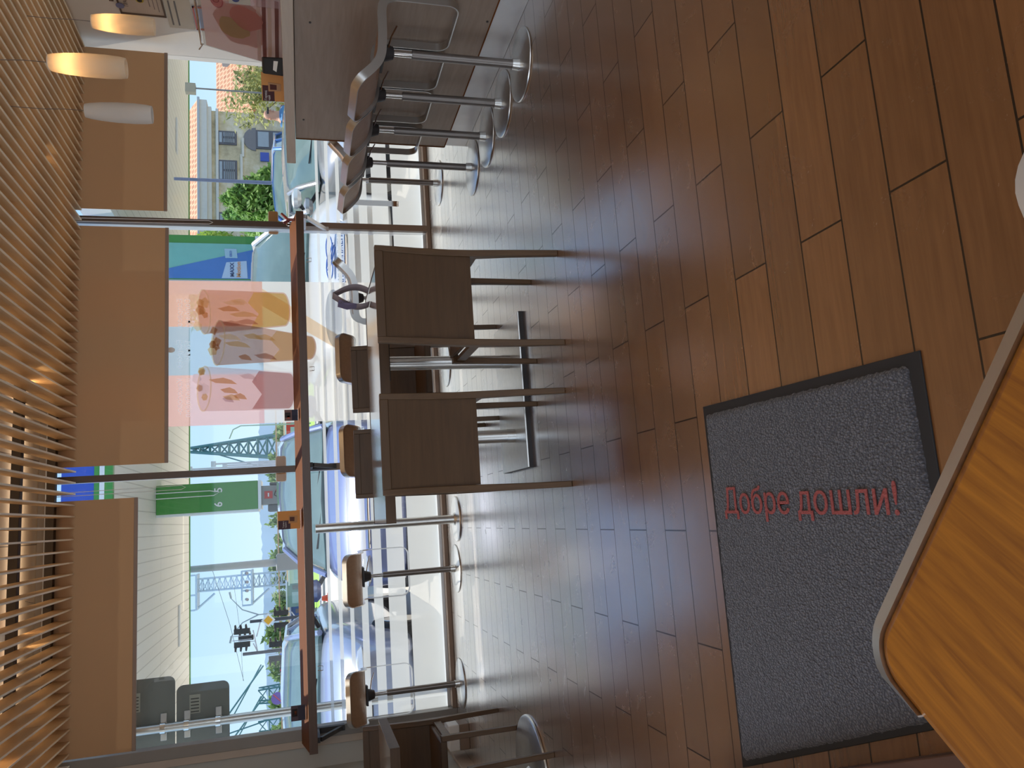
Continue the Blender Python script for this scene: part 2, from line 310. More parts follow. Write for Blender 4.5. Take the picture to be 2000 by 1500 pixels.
def text_mesh(name, body, size, mat, parent=None, depth=0.0008, bold=0.0, align='LEFT', width=None):
    cu = bpy.data.curves.new(name, 'FONT'); cu.body = body; cu.size = size; cu.extrude = depth; cu.offset = bold; cu.align_x = align; cu.resolution_u = 3
    t = bpy.data.objects.new(name, cu); COL.objects.link(t); dg = bpy.context.evaluated_depsgraph_get()
    me = bpy.data.meshes.new_from_object(t.evaluated_get(dg)); bpy.data.objects.remove(t); me.materials.clear(); me.materials.append(mat)
    if width:
        xs = [v.co.x for v in me.vertices]; k = width / (max(xs) - min(xs))
        for v in me.vertices: v.co.x *= k
    o = bpy.data.objects.new(name, me); COL.objects.link(o)
    if parent is not None: o.parent = parent
    return o
def rrect(w, h, r, n=6, cx=0, cy=0):
    pts = []
    for (sx_, sy_, a0) in ((1, 1, 0), (-1, 1, 90), (-1, -1, 180), (1, -1, 270)):
        for i in range(n + 1):
            a = math.radians(a0 + 90 * i / n); pts.append((cx + sx_ * (w / 2 - r) + r * math.cos(a), cy + sy_ * (h / 2 - r) + r * math.sin(a)))
    return pts
def struct(o): o['kind'] = 'structure'; return o
# ================================================================== the room
XL, XR, YW, YB, ZC = -1.80, 4.00, 6.40, -2.9, 3.0
struct(MB().box((XL - .2, YB - .1, -0.2), (XR + .2, YW + .06, 0)).build('floor', M['floor']))
struct(MB().box((XL - .3, YB - .3, ZC), (XR + .3, YW + .12, ZC + 0.25)).build('ceiling', M['ceiling']))
struct(MB().box((XR, YB, 0), (XR + .15, YW + .12, ZC)).build('wall_right', M['wall']))
wl = struct(MB().box((XL - .15, YB, 0), (XL, -.5, ZC)).box((XL - .15, 2.9, 0), (XL, YW + .12, ZC)).box((XL - .15, -.5, 0), (XL, 2.9, .75)).box((XL - .15, -.5, 2.45), (XL, 2.9, ZC)).build('wall_left', M['wall_grey']))
# wall behind the photographer: piers round an opening added for the rear fill
struct(MB().box((XL, YB - .15, 0), (-1.4, YB, ZC)).box((3.4, YB - .15, 0), (XR, YB, ZC)).box((-1.4, YB - .15, 0), (3.4, YB, .7)).box((-1.4, YB - .15, 2.8), (3.4, YB, ZC)).build('wall_rear', M['wall']))
# window wall
struct(MB().box((XL, YW, 0), (-1.585, YW + .12, ZC)).build('wall_window_side', M['wall_grey']))
struct(MB().box((-1.64, YW - .035, 0), (-1.585, YW, ZC)).build('trim_1', M['trim_beige'], bevel=.003))
struct(MB().box((-1.585, YW - .045, 0), (-1.505, YW + .06, ZC - .05)).build('trim_2', M['frame_grey'], bevel=.003))
struct(MB().box((-1.60, YW - .02, 2.955), (XR, YW + .12, ZC)).build('trim_3', plain('header_brown', (0.30, 0.225, 0.16), .6)))
struct(MB().box((-1.505, YW - .03, 2.905), (XR, YW + .06, 2.955)).build('trim_4', M['alu_white'], bevel=.004))
struct(MB().box((-1.505, YW - .035, 0), (XR, YW + .05, .035)).build('trim_5', M['frame_brown'], bevel=.003))
struct(MB().box((-1.505, YW + .05, 0), (XR, YW + .12, .06)).build('trim_6', M['alu_white'], bevel=.003))
bays = [(-1.505, .425), (.475, 2.455), (2.505, 4.0)]
for i, xm in enumerate((.45, 2.48)):
    struct(MB().box((xm - .025, YW - .045, .035), (xm + .025, YW + .0, 2.905)).build('trim_%d' % (7 + i), M['frame_dark'], bevel=.003))
    struct(MB().box((xm - .022, YW, .035), (xm + .022, YW + .09, 2.905)).build('trim_%d' % (9 + i), M['alu_white'], bevel=.002))
    struct(MB().box((xm - .027, YW - .048, .035), (xm + .027, YW - .044, .93)).build('trim_%d' % (15 + i), M['frame_brown']))
strips = [(.944, .968), (.858, .886), (.768, .799), (.656, .708), (.536, .608), (.353, .492), (.06, .317)]
for i, (a, b) in enumerate(bays):
    w = struct(MB().box((a, YW + .055, .06), (b, YW + .061, 2.905)).build('window_%d' % (i + 1), M['glass'], smooth=0))
    for (z0, z1) in strips:
        MB().add([(a, YW + .053, z0), (b, YW + .053, z0), (b, YW + .053, z1), (a, YW + .053, z1)], [(0, 1, 2, 3)]).build('frosted_strip', M['frost'], w, smooth=0)
# left wall low detail: boxing along the wall foot
struct(MB().box((XL, 4.9, 0), (XL + .03, YW, .10)).build('baseboard_left', M['trim_beige'], bevel=.003))
struct(MB().box((XL, YW - .012, 0), (-1.64, YW, .10)).build('baseboard_window_side', M['trim_beige'], bevel=.003))

# ------------------------------------------------------------------ slatted ceiling
sl = empty('slatted_ceiling', (0, 0, 2.745), 0, 'ceiling raft of pale wooden slats hung on dark brown rails', 'slatted ceiling')
proto = None; X0 = .0985 - .0815 * 20
n_sl = int((XR - .05 - X0) / .0815) + 1
for i in range(n_sl):
    x = X0 + .0815 * i
    if proto is None:
        mb = MB(); ys = (0.6, 1.4, 2.12, 2.84, 3.56, 4.28, 5.0, 5.70, 6.20, 6.335)
        for y0, y1 in zip(ys, ys[1:]): mb.box((-.0055, y0 + .003, 0), (.0055, y1 - .003, .115))
        mb.box((-.0045, 0.61, .004), (.0045, 6.33, .112))
        mb.box((-.0056, .605, -.002), (.0056, 6.334, .003), 1); proto = mb.build('slat', [M['slat'], M['slat_lit_edge']], sl, smooth=0); o = proto
    else:
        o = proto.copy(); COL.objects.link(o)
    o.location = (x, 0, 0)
for y in (6.29, 5.57, 4.85, 4.13, 3.41, 2.69, 1.97, 1.25):
    MB().box((XL + .03, y - .028, .116), (XR - .02, y + .028, .17)).build('rail', M['rail'], sl, bevel=.002)
for x, y in ((-.43, 6.27), (-.78, 5.57), (1.02, 5.57), (.62, 6.29), (2.4, 5.57)):
    t = MB().tube([(x, y - .03, .13 + .012 * 0), (x, y - .034, .13)], .018, 10); t.tube([(x, y - .03, .13), (x + .05, y - .1, .255)], .0015, 4); t.build('hanger', M['black'], sl)
for x, y in ((1.05, 5.70), (-.55, 5.70), (-1.2, 5.2), (2.6, 5.6), (1.6, 4.5)):
    s = empty('ceiling_spot', (x, y, 2.93), 0, 'small ceiling spotlight glowing warm above the slats near ' + {1.05: 'the second mullion', -.55: 'the left bay', -1.2: 'the left wall', 2.6: 'the right mullion', 1.6: 'the middle of the room'}[x], 'spotlight', 'warm spots above the slats')
    MB().cyl(0, 0, 0, .07, .035, n=20).build('housing', M['white'], s); MB().cyl(0, 0, -.004, -.001, .026, n=20).build('lens', plain('warm_lens', (1, .8, .5), emit=((1, .62, .25), 5)), s)
    l = bpy.data.lights.new('spot_glow', 'SPOT'); l.energy = 2.0; l.spot_size = 1.7; l.color = (1, .66, .34); l.shadow_soft_size = .03; lo = bpy.data.objects.new('spot_glow', l); COL.objects.link(lo); lo.location = (x, y, 2.92)

# lights added above the slats to brighten the ceiling boards, plus two downward fills
for y in (5.93, 5.2, 4.48, 3.76, 3.04, 2.3):
    area('added_uplight', (1.1, y, 2.90), (5.4, .22), (PI, 0, 0), UP, (1, .93, .82))
for x, y in ((-.4, 1.2), (2.4, 1.2)):
    area('added_down_fill', (x, y, 2.74), (1.3, .12), (0, 0, 0), 3, (1, .86, .68))

# ------------------------------------------------------------------ roller blinds
for (a, b, z, lab) in ((.54, 2.41, 2.115, 'wide brown roller blind lowered over the middle window'), (2.55, 3.93, 2.127, 'brown roller blind lowered over the right window beside the pendant lamps'), (-1.485, .294, 2.322, 'brown roller blind over the left window, drawn up highest')):
    r = empty('roller_blind', ((a + b) / 2, YW - .075, z), 0, lab, 'roller blind', 'roller blinds in the window bays'); w = (b - a) / 2; h = 2.90 - z
    mb = MB(); n = 16
    vs = [(-w + 2 * w * i / n, .003 * math.sin(i * 1.7), z0) for z0 in (0.02, h) for i in range(n + 1)]
    mb.add(vs, [(i, i + 1, n + 2 + i, n + 1 + i) for i in range(n)]).build('blind_cloth', M['blind'], r)
    MB().box((-w, -.008, 0), (w, .008, .026)).build('bottom_bar', M['blind_bar'], r, bevel=.003)
    MB().tube([(-w - .02, 0, h + .015), (w + .02, 0, h + .015)], .02, 14).build('roller_tube', M['alu'], r)
    if a < .4 or a > .5 and a < 1: MB().tube([(w + .035, .0, h), (w + .04, -.005, -.3), (w + .055, -.005, -.33), (w + .07, -.005, -.3), (w + .06, 0, h)], .0025, 6).build('bead_chain', M['white'], r)

# ------------------------------------------------------------------ window ledge
ld = empty('window_ledge', (0, 0, 1.085), 0, 'brown bar-height ledge running along the whole window with a raised lip in sunlit orange-brown', 'window ledge')
MB().box((-1.60, 6.022, .005), (2.46, 6.345, .046)).build('board', M['ledge'], ld, bevel=.003)
MB().box((-1.60, 6.005, -.006), (2.46, 6.022, .053)).build('front_edge', M['ledge'], ld, bevel=.002)
mb = MB(); mb.hexa([(-1.60, 6.03, .046), (2.46, 6.03, .046), (2.46, 6.34, .046), (-1.60, 6.34, .046), (-1.60, 6.03, .05), (2.46, 6.03, .05), (2.46, 6.34, .105), (-1.60, 6.34, .105)])
mb.build('sloped_lip', M['lip'], ld, bevel=.002)  # slope added to catch the sun, with sunlit orange in its colour
def bracket(x, par, mats):
    b = MB(); b.box((x - .02, 6.30, -.21), (x + .02, 6.352, -.0)).box((x - .018, 6.04, -.025), (x + .018, 6.30, -.001))
    b.hexa([(x - .015, 6.31, -.20), (x + .015, 6.31, -.20), (x + .015, 6.335, -.185), (x - .015, 6.335, -.185), (x - .015, 6.05, -.035), (x + .015, 6.05, -.035), (x + .015, 6.075, -.02), (x - .015, 6.075, -.02)])
    return b.build('bracket', mats, par, bevel=.002)
bracket(2.43, ld, M['alu_white']); bracket(.45, ld, M['dark_metal']); bracket(-1.52, ld, M['dark_metal'])
# round steel leg of the ledge
lg = MB().cyl(-.03, 5.93, -1.055, -.03, .034, n=28); lg.build('leg', M['steel'], ld)
MB().lathe([(.17, -1.085), (.172, -1.079), (.168, -1.073), (.05, -1.069), (.042, -1.055), (.0, -1.055)], 40, -.03, 5.93).build('leg_base', M['steel'], ld)
for x in (1.18, 2.05, -1.02):
    MB().tube([(x - .015, 6.0, -.02), (x - .015, 5.985, -.055), (x + .015, 5.985, -.055), (x + .015, 6.0, -.02)], .0025, 6).tube([(x - .015, 5.985, -.055), (x - .015, 5.972, -.04)], .0022, 6).build('bag_hook', M['chrome'], ld)

# ------------------------------------------------------------------ counter on the right
ct = empty('bar_counter', (2.485, 0, 0), 0, 'long bar counter clad in brown wood with steel kick plate, on the right', 'counter')
MB().box((0, 1.0, .15), (.55, 4.85, 1.128)).build('counter_front', M['counter'], ct, bevel=.003)
MB().box((-.015, 1.0, 1.13), (.62, 5.19, 1.19)).build('counter_top', M['counter_top'], ct, bevel=.004)
MB().box((.012, 1.0, 0.0), (.50, 4.85, .148)).build('kick_plate', M['kick'], ct, bevel=.002)
MB().box((-.002, 1.0, .145), (.02, 4.853, .152)).box((-.003, 4.845, .15), (.553, 4.856, 1.128)).build('edge_trim', M['lip'], ct)
for (y, z) in ((3.47, .17), (3.62, 1.05), (4.6, 1.08), (3.15, .62)):
    MB().tube([(-.004, y, z), (.002, y, z)], .006, 10).build('screw_cap', M['dark_metal'], ct)

# ------------------------------------------------------------------ bar stools
def stool_curve():
    ctrl = [(-.285, .868), (-.245, .828), (-.205, .788), (-.165, .756), (-.115, .738), (-.04, .731), (.04, .729), (.10, .728), (.145, .716), (.172, .678), (.178, .62), (.178, .50), (.178, .345)]
    P = [np.array(c) for c in ctrl]; pts = []
    for i in range(len(P) - 1):
        p0 = P[max(i - 1, 0)]; p1 = P[i]; p2 = P[i + 1]; p3 = P[min(i + 2, len(P) - 1)]
        for t in np.linspace(0, 1, 6, endpoint=False): pts.append(.5 * (2 * p1 + (p2 - p0) * t + (2 * p0 - 5 * p1 + 4 * p2 - p3) * t * t + (3 * p1 - p0 - 3 * p2 + p3) * t ** 3))
    pts.append(P[-1]); pts = np.array(pts); d = np.r_[0, np.cumsum(np.linalg.norm(np.diff(pts, axis=0), axis=1))]; return pts, d
SC, SD = stool_curve(); SL = SD[-1]
def sc(s):
    s = min(max(s, 0), SL); d = np.interp(s, SD, SC[:, 0]); z = np.interp(s, SD, SC[:, 1]); a = max(0, s - .012); b = min(SL, s + .012)
    tx = np.interp(b, SD, SC[:, 0]) - np.interp(a, SD, SC[:, 0]); tz = np.interp(b, SD, SC[:, 1]) - np.interp(a, SD, SC[:, 1]); l = math.hypot(tx, tz)
    return d, z, -tz / l, tx / l
SW = .375; SR = .062
def outline(inset, step=.014):
    W = SW / 2 - inset; r = SR - inset * .8; a0, a1 = inset, SL - inset; pts = []
    def arc(cx, cy, t0):
        for i in range(7):
            a = math.radians(t0 + 90 * i / 6); pts.append((cx + r * math.cos(a), cy + r * math.sin(a)))
    arc(a0 + r, -W + r, 180)
    n = int((a1 - a0 - 2 * r) / step)
    for i in range(1, n): pts.append((a0 + r + (a1 - a0 - 2 * r) * i / n, -W))
    arc(a1 - r, -W + r, 270); pts.append((a1, 0)); arc(a1 - r, W - r, 0)
    for i in range(1, n): pts.append((a1 - r - (a1 - a0 - 2 * r) * i / n, W))
    arc(a0 + r, W - r, 90); pts.append((a0, 0)); return pts
def make_stool(loc, rz, label, group):
    t = empty('bar_stool', loc, rz, label, 'bar stool', group)
    o_, i_ = outline(0), outline(.006); rs = []; H = .021
    for (s1, w1), (s2, w2) in zip(o_, i_):
        d1, z1, n1, m1 = sc(s1); d2, z2, n2, m2 = sc(s2)
        rs.append([(d1 - n1 * H, w1, z1 - m1 * H), (d1 + n1 * H, w1, z1 + m1 * H), (d2 + n2 * H, w2, z2 + m2 * H), (d2 - n2 * H, w2, z2 - m2 * H)])
    MB().rings(rs, False, 0, True).build('band_frame', M['alu'], t, smooth=30)
    # plywood shell from the low back to the seat front
    s_end = .455; W = SW / 2 - .006; r = SR - .006; mb = MB(); ns, nw = 34, 10; grid = []
    for side in (-.005, .005):
        for i in range(ns + 1):
            s = .007 + (s_end - .007) * i / ns; hw = W
            if s < .006 + r: q = r - (s - .006); hw = W - r + math.sqrt(max(r * r - q * q, 0))
            d, z, n1, m1 = sc(s)
            for j in range(nw + 1): grid.append((d + n1 * side, -hw + 2 * hw * j / nw, z + m1 * side))
    N = (ns + 1) * (nw + 1); fs = []
    for k in (0, N):
        for i in range(ns):
            for j in range(nw): a = k + i * (nw + 1) + j; fs.append((a, a + 1, a + nw + 2, a + nw + 1))
    for j in range(nw):
        fs.append((j, j + 1, N + j + 1, N + j)); a = ns * (nw + 1) + j; fs.append((a, a + 1, N + a + 1, N + a))
    for i in range(ns):
        for j in (0, nw): a = i * (nw + 1) + j; b = a + nw + 1; fs.append((a, b, N + b, N + a))
    mb.add(grid, fs).build('seat_shell', M['ply'], t, smooth=50)
    MB().lathe([(.017, .655), (.030, .66), (.04, .69), (.045, .712), (.0, .712)], 24).box((-.07, -.07, .710), (.07, .07, .7235)).build('seat_mount', M['dark_metal'], t)
    MB().tube([(.0, -.03, .69), (.03, -.10, .675), (.05, -.15, .655)], .004, 8).build('height_lever', M['chrome'], t)
    MB().cyl(0, 0, .50, .66, .015, n=20).build('gas_lift', M['chrome'], t)
    MB().cyl(0, 0, .012, .565, .0225, n=28).cyl(0, 0, .563, .568, .019, n=28).build('column', M['post'], t)
    MB().lathe([(.181, 0), (.184, .003), (.182, .008), (.175, .0105), (.03, .014), (.027, .05), (.0, .05)], 56).build('base', M['steel'], t, smooth=25)
    return t
st = None
counter_lab = ['nearest of the four bar stools at the wooden counter, on a round steel base', 'second bar stool from the front along the wooden counter', 'third bar stool from the front along the wooden counter', 'farthest of the four bar stools along the wooden counter, beside its end']
for (x, y), lab in zip(((2.268, 3.488), (2.268, 3.875), (2.268, 4.262), (2.262, 4.68)), counter_lab):
    st = make_stool((x, y, 0), 0, lab, 'bar stools at the counter') if st is None else st
    if st.location.y != y and abs(st.location.y - y) > .01: dup(st, (x, y, 0), 0, lab, 'bar stools at the counter')
gw = 'bar stools at the window'
dup(st, (2.69, 5.88, 0), PI - .40, 'bar stool seen side-on at the window just past the counter end', gw)
dup(st, (1.67, 5.74, 0), PI - .28, 'bar stool seen side-on behind the folded paper card, before the window poster', gw)
dup(st, (1.20, 6.00, 0), PI / 2 + .05, 'bar stool at the window behind the right-hand far chair', gw)
dup(st, (.49, 5.86, 0), PI / 2 + .06, 'bar stool at the window behind the left-hand far chair', gw)
dup(st, (-.41, 6.06, 0), PI / 2 - .03, 'bar stool facing the window left of the round ledge leg', gw)
dup(st, (-1.275, 6.13, 0), PI / 2 + .12, 'leftmost bar stool at the window, in the corner, turned slightly', gw)

# ------------------------------------------------------------------ chairs
def leg_bar(path, wx, wy):
    rs = [];
    for (x, y, z), a, b in zip(path, wx, wy): rs.append([(x - a / 2, y - b / 2, z), (x + a / 2, y - b / 2, z), (x + a / 2, y + b / 2, z), (x - a / 2, y + b / 2, z)])
    return MB().rings(rs)
def make_chair(loc, rz, label, group):
    t = empty('dining_chair', loc, rz, label, 'chair', group)
    for sx_ in (-1, 1):
        P = [(.208, -.215, .0), (.206, -.203, .22), (.202, -.192, .40), (.200, -.200, .50), (.1985, -.220, .64), (.198, -.250, .80), (.1975, -.254, .828)]
        leg_bar([(sx_ * x, y, z) for x, y, z in P], (.026, .028, .030, .029, .028, .026, .026), (.028, .034, .046, .042, .036, .030, .028)).build('leg', M['walnut'], t, bevel=.003)
        F = [(.205, .215, 0), (.203, .205, .22), (.200, .197, .385), (.199, .193, .43)]
        leg_bar([(sx_ * x, y, z) for x, y, z in F], (.025, .027, .030, .030), (.026, .030, .036, .044)).build('leg', M['walnut'], t, bevel=.003)
        MB().box((sx_ * .188, -.18, .37), (sx_ * .206, .18, .415)).build('side_rail', M['walnut'], t, bevel=.002)
    MB().box((-.186, -.20, .415), (.186, .19, .437)).box((-.186, .188, .40), (.186, .214, .437)).build('seat', M['walnut_x'], t, bevel=.005)
    rs = []
    for z, y in ((.405, -.196), (.50, -.204), (.60, -.216), (.70, -.234), (.795, -.253)): rs.append([(-.186, y - .006, z), (.186, y - .006, z), (.186, y + .011, z), (-.186, y + .011, z)])
    MB().rings(rs).build('back_panel', M['walnut_x'], t, smooth=40)
    MB().hexa([(-.186, -.266, .793), (.186, -.266, .793), (.186, -.239, .793), (-.186, -.239, .793), (-.186, -.270, .829), (.186, -.270, .829), (.186, -.245, .829), (-.186, -.245, .829)]).build('top_rail', M['walnut_x'], t, bevel=.003)
    return t
gc = 'dining chairs round the long table'
ch = make_chair((.934, 3.40, 0), 0.0, 'dark wood chair seen from behind, right of the front pair at the long table', gc)
dup(ch, (.312, 3.455, 0), -.02, 'dark wood chair seen from behind, left of the front pair at the long table', gc)
dup(ch, (.885, 4.58, 0), PI + .03, 'far dining chair across the long table, on the right, below the window poster', gc)
dup(ch, (.345, 4.60, 0), PI - .02, 'far dining chair across the long table, on the left, before the mullion', gc)
dup(ch, (-1.425, 4.735, 0), PI, 'dining chair facing the camera behind the small table at the left wall', 'chairs at the small left table')
dup(ch, (-1.382, 3.60, 0), 0, 'near dining chair at the small left table, cut by the photo edge', 'chairs at the small left table')

# ------------------------------------------------------------------ tables
tb = empty('dining_table', (.625, 4.055, 0), 0, 'long rectangular brown table on two steel columns and one flat base plate', 'table')
MB().box((-.64, -.305, .718), (.64, .34, .762)).build('tabletop', [M['tabletop']], tb, bevel=.002)
MB().box((-.642, -.309, .716), (.642, -.304, .764)).box((-.642, .339, .716), (.642, .344, .764)).box((-.645, -.307, .716), (-.64, .342, .764)).box((.64, -.307, .716), (.645, .342, .764)).build('edge_band', M['walnut_x'], tb)
for x in (-.225, .185):
    MB().cyl(x, -.04, .028, .716, .036, n=32).build('column', M['steel'], tb); MB().cyl(x, -.04, .028, .075, .038, n=32).build('collar', M['steel'], tb)
    MB().box((x - .12, -.2, .70), (x + .12, .14, .717)).build('mounting_plate', M['dark_metal'], tb)
MB().box((-.41, -.26, .004), (.41, .25, .03)).build('base_plate', [M['steel']], tb, bevel=.0015); MB().box((-.412, -.263, .0), (.412, .253, .022)).build('base_plate_rim', M['dark_metal'], tb)
t2 = empty('dining_table', (-1.43, 4.335, 0), 0, 'small square table at the left wall on a round steel base', 'table')
MB().box((-.33, -.30, .716), (.325, .305, .764)).build('tabletop', M['tabletop'], t2, bevel=.002)
MB().box((-.332, -.304, .716), (.327, -.299, .764)).box((.325, -.302, .716), (.33, .307, .764)).build('edge_band', M['walnut_x'], t2)
MB().cyl(.0, -.07, .03, .716, .03, n=28).build('column', M['steel'], t2)
MB().lathe([(.30, 0), (.303, .004), (.30, .012), (.29, .016), (.05, .02), (.04, .035), (0, .035)], 56, .04, -.12).build('base', M['steel'], t2, smooth=25)

# ------------------------------------------------------------------ foreground
E1 = Vector((.77, -.638, 0)); 
tf = empty('near_table', (-.122, .500, .755), math.atan2(-.63, .777), 'near tabletop in orange oak with a metal edge strip and rounded corner', 'table')
W_, D_, r = .62, .62, .030
poly = []; 
for i in range(9): a = math.radians(180 - 90 * i / 8); poly.append((r + r * math.cos(a), -r + r * math.sin(a)))
poly = poly + [(W_, 0), (W_, -D_), (0, -D_)]
MB().prism([(p[0], p[1]) for p in poly][::-1], -.030, 0).build('tabletop', M['oak_orange'], tf, bevel=.007)
edge = [(0, -.052)] + [(r + (r + .0) * math.cos(math.radians(180 - 90 * i / 8)), -r + r * math.sin(math.radians(180 - 90 * i / 8))) for i in range(1, 9)] + [(W_, 0)]
rs = []
for i, p in enumerate(edge):
    a = Vector(edge[max(0, i - 1)]); b = Vector(edge[min(len(edge) - 1, i + 1)]); tdir = (b - a).normalized(); nrm = Vector((-tdir.y, tdir.x)); wd = .0085 * min(1, i / 3 + .15)
    o = Vector(p) + nrm * wd; q = Vector(p) - nrm * .001
    rs.append([(q.x, q.y, -.030), (o.x, o.y, -.028), (o.x, o.y, -.001), (q.x, q.y, .0012)])
MB().rings(rs).build('metal_edge', M['alu'], tf, smooth=40)
MB().cyl(.33, -.33, -.74, -.03, .035, n=28).lathe([(.22, -.755), (.22, -.745), (.04, -.738), (0, -.738)], 40, .33, -.33).build('pedestal', M['steel'], tf)
# seat pushed under it, only its rounded corner in view
ns = empty('metal_rimmed_stool', (.180, .372, 0), .21, 'low stool with a white metal rim, just its rounded corner at the photo edge', 'stool')
pl_ = rrect(.335, .335, .04); MB().prism(pl_, .425, .443).build('seat', M['oak_orange'], ns, bevel=.002)
po = rrect(.36, .36, .052); n = len(pl_)
MB().rings([[(a[0], a[1], .42) , (b[0], b[1], .422), (b[0], b[1], .446), (a[0], a[1], .448)] for a, b in zip(pl_, po)], False, 0, True).build('metal_rim', M['alu_white'], ns)
for sx_ in (-1, 1):
    for sy_ in (-1, 1): MB().cyl(sx_ * .13, sy_ * .13, 0, .425, .011, n=14).build('leg', M['alu'], ns)
# door mat
dm = empty('door_mat', (0, 0, 0), 0, 'grey looped door mat with black rubber border and red Cyrillic welcome lettering', 'door mat')
o1 = [(.262, 2.022), (.248, 1.188), (-.425, 1.190), (-.735, 2.022)]
MB().prism(o1[::-1], .0005, .005).build('rubber_border', M['black'], dm, bevel=.001)
mb = MB(); nx, ny = 90, 90; top = []
def mp(u, v):
    A = Vector((.236, 2.006)); B = Vector((.226, 1.220)); C_ = Vector((-.415, 1.200)); D = Vector((-.715, 2.010)); p = (A * (1 - v) + B * v) * (1 - u) + (D * (1 - v) + C_ * v) * u; return p
rnd = random.Random(3)
for i in range(nx + 1):
    for j in range(ny + 1):
        p = mp(i / nx, j / ny); edge_ = i in (0, nx) or j in (0, ny); z = .0045 if edge_ else .0125 + rnd.uniform(-.0012, .0012)
        top.append((p.x + rnd.uniform(-.002, .002), p.y + rnd.uniform(-.002, .002), z))
mb.add(top, [(i * (ny + 1) + j, i * (ny + 1) + j + 1, (i + 1) * (ny + 1) + j + 1, (i + 1) * (ny + 1) + j) for i in range(nx) for j in range(ny)])
mb.build('pile', M['pile'], dm, smooth=80)
tx = text_mesh('lettering', 'Добре дошли!', .098, plain('red_yarn', (0.36, 0.085, 0.075), .95, vary=.35, scale=160, bump=.6), dm, .0010, 0.0, 'LEFT', .655)
tx.rotation_euler = (0, 0, -PI / 2 - .02); tx.location = (-.048, 1.948, .0158)
# dark plinth at the mat's left end
MB().prism([(-.436, 1.10), (-.79, 2.08), (-1.1, 2.08), (-1.1, 1.10)], 0, .09).build('wooden_plinth', wood('dark_red_wood', (.10, .04, .02), (.07, .028, .014), .5, 'y'), None, bevel=.004)
tag(bpy.data.objects['wooden_plinth'], 'low dark wooden plinth beside the left end of the door mat', 'plinth')
# floor sockets by the left wall
fb = empty('floor_box', (-1.62, 6.02, 0), 0, 'small brown floor box with a white lid at the foot of the left window corner', 'floor box')
MB().box((-.08, -.10, 0), (.10, .10, .07)).build('body', M['frame_brown'], fb, bevel=.004); MB().box((-.08, -.10, .071), (.10, .10, .15)).build('lid', M['white'], fb, bevel=.008)

# ------------------------------------------------------------------ pendant lamps
def lamp_mat():
    m = film('opal_glass_shade', (0.92, 0.86, 0.76), 0.03, 0.7); return m
M['lamp'] = lamp_mat()
M['lampw'] = film('opal_glass_unlit', (0.93, 0.92, 0.9), 0.03, 0.35)
for (x, y, z, on, lab) in ((3.30, 5.02, 2.005, 1, 'glowing glass pendant lamp nearest the notices on the white wall'), (2.50, 4.20, 2.005, 1, 'middle pendant lamp, hanging highest, lit orange at its top'), (2.58, 4.84, 1.985, 0, 'unlit white pendant lamp hanging before the roller blind')):
    t = empty('pendant_lamp', (x, y, z), 0, lab, 'pendant lamp', 'pendant lamps above the counter'); L = .375
    prof = [(.052, 0), (.057, .03), (.061, .10), (.060, .20), (.054, .29), (.046, .35), (.040, L)]
    inn = [(r_ - .003, z_) for r_, z_ in prof[::-1]]
    MB().lathe(prof + inn, 36, cap=False).build('lamp_shade', M['lamp'] if on else M['lampw'], t, smooth=60)
    MB().cyl(0, 0, L - .06, L - .003, .02, n=18).cyl(0, 0, L - .006, L - .002, .041, n=24).build('socket', M['white'], t)
    MB().tube([(0, 0, L), (.004, .004, L + .12), (-.006, .0, L + .22), (.0, .0, 2.98 - z)], .0022, 6).build('cord', M['post'], t)
    if on:
        l = bpy.data.lights.new('bulb', 'POINT'); l.energy = 0.36; l.color = (1, .58, .24); l.shadow_soft_size = .018; b = bpy.data.objects.new('bulb', l); COL.objects.link(b); b.location = (0, 0, L - .10); b.parent = t
# ================================================================== small things inside
def quad(mb, a, b, c, d, mi=0): return mb.add([a, b, c, d], [(0, 1, 2, 3)], mi)
cm = {}
def colr(c, rough=.6, **k):
    key = (tuple(c), rough)
    if key not in cm: cm[key] = plain('paint_%d_%d_%d' % c, srgb(*c), rough, **k)
    return cm[key]
# cards standing on the ledge
def ledge_card(x, z, w, h, label, cols, mat_back, rz=0, body='', orange=False):
    t = empty('table_card', (x, 6.13, z), rz, label, 'menu card', None)
    MB().box((-w / 2, -.002, 0), (w / 2, .002, h)).build('card', mat_back, t)
    for (x0, z0, x1, z1, c) in cols: MB().box((x0 * w - w / 2, -.0035, z0 * h), (x1 * w - w / 2, -.0022, z1 * h)).build('printed_panel', colr(c), t)
    if orange:
        MB().prism_y([(-.022, .025), (.028, .022), (.033, .085), (-.027, .088)], -.0055, -.0038).build('printed_cup', colr((205, 150, 95)), t)
        MB().prism_y([(-.012, .045), (.020, .043), (.022, .078), (-.01, .078)], -.007, -.0058).build('printed_drink', colr((95, 50, 35)), t)
    if body:
        q = text_mesh('lettering', body, .016, M['white'], t, .0004); q.rotation_euler = (PI / 2, 0, 0); q.location = (-w * .42, -.0042, h * .72)
    MB().box((-w / 2 - .004, -.022, -.001), (w / 2 + .004, .004, .003)).build('clear_foot', M['clear'], t)
    return t
ledge_card(.05, 1.1595, .135, .165, 'orange menu card with a drink on the ledge above its round steel leg', [(0, .45, .48, .98, (75, 45, 60))], colr((232, 160, 84)), 0, 'Топъл\nгреяч', True)
ledge_card(.845, 1.1595, .085, .10, 'small dark card with an orange flame before the window poster edge', [(0, 0, .5, .45, (40, 42, 66)), (.5, 0, 1, .45, (50, 52, 78)), (.3, .55, .75, .95, (40, 28, 30)), (.2, .62, .45, .8, (200, 90, 60))], colr((128, 98, 96)))
ledge_card(-1.335, 1.1595, .11, .10, 'dark card with an orange motif at the left end of the window ledge', [(.05, .05, .95, .5, (60, 58, 78)), (.3, .55, .8, .92, (40, 30, 34)), (.4, .6, .65, .75, (190, 100, 60))], colr((92, 80, 92)), -.15)
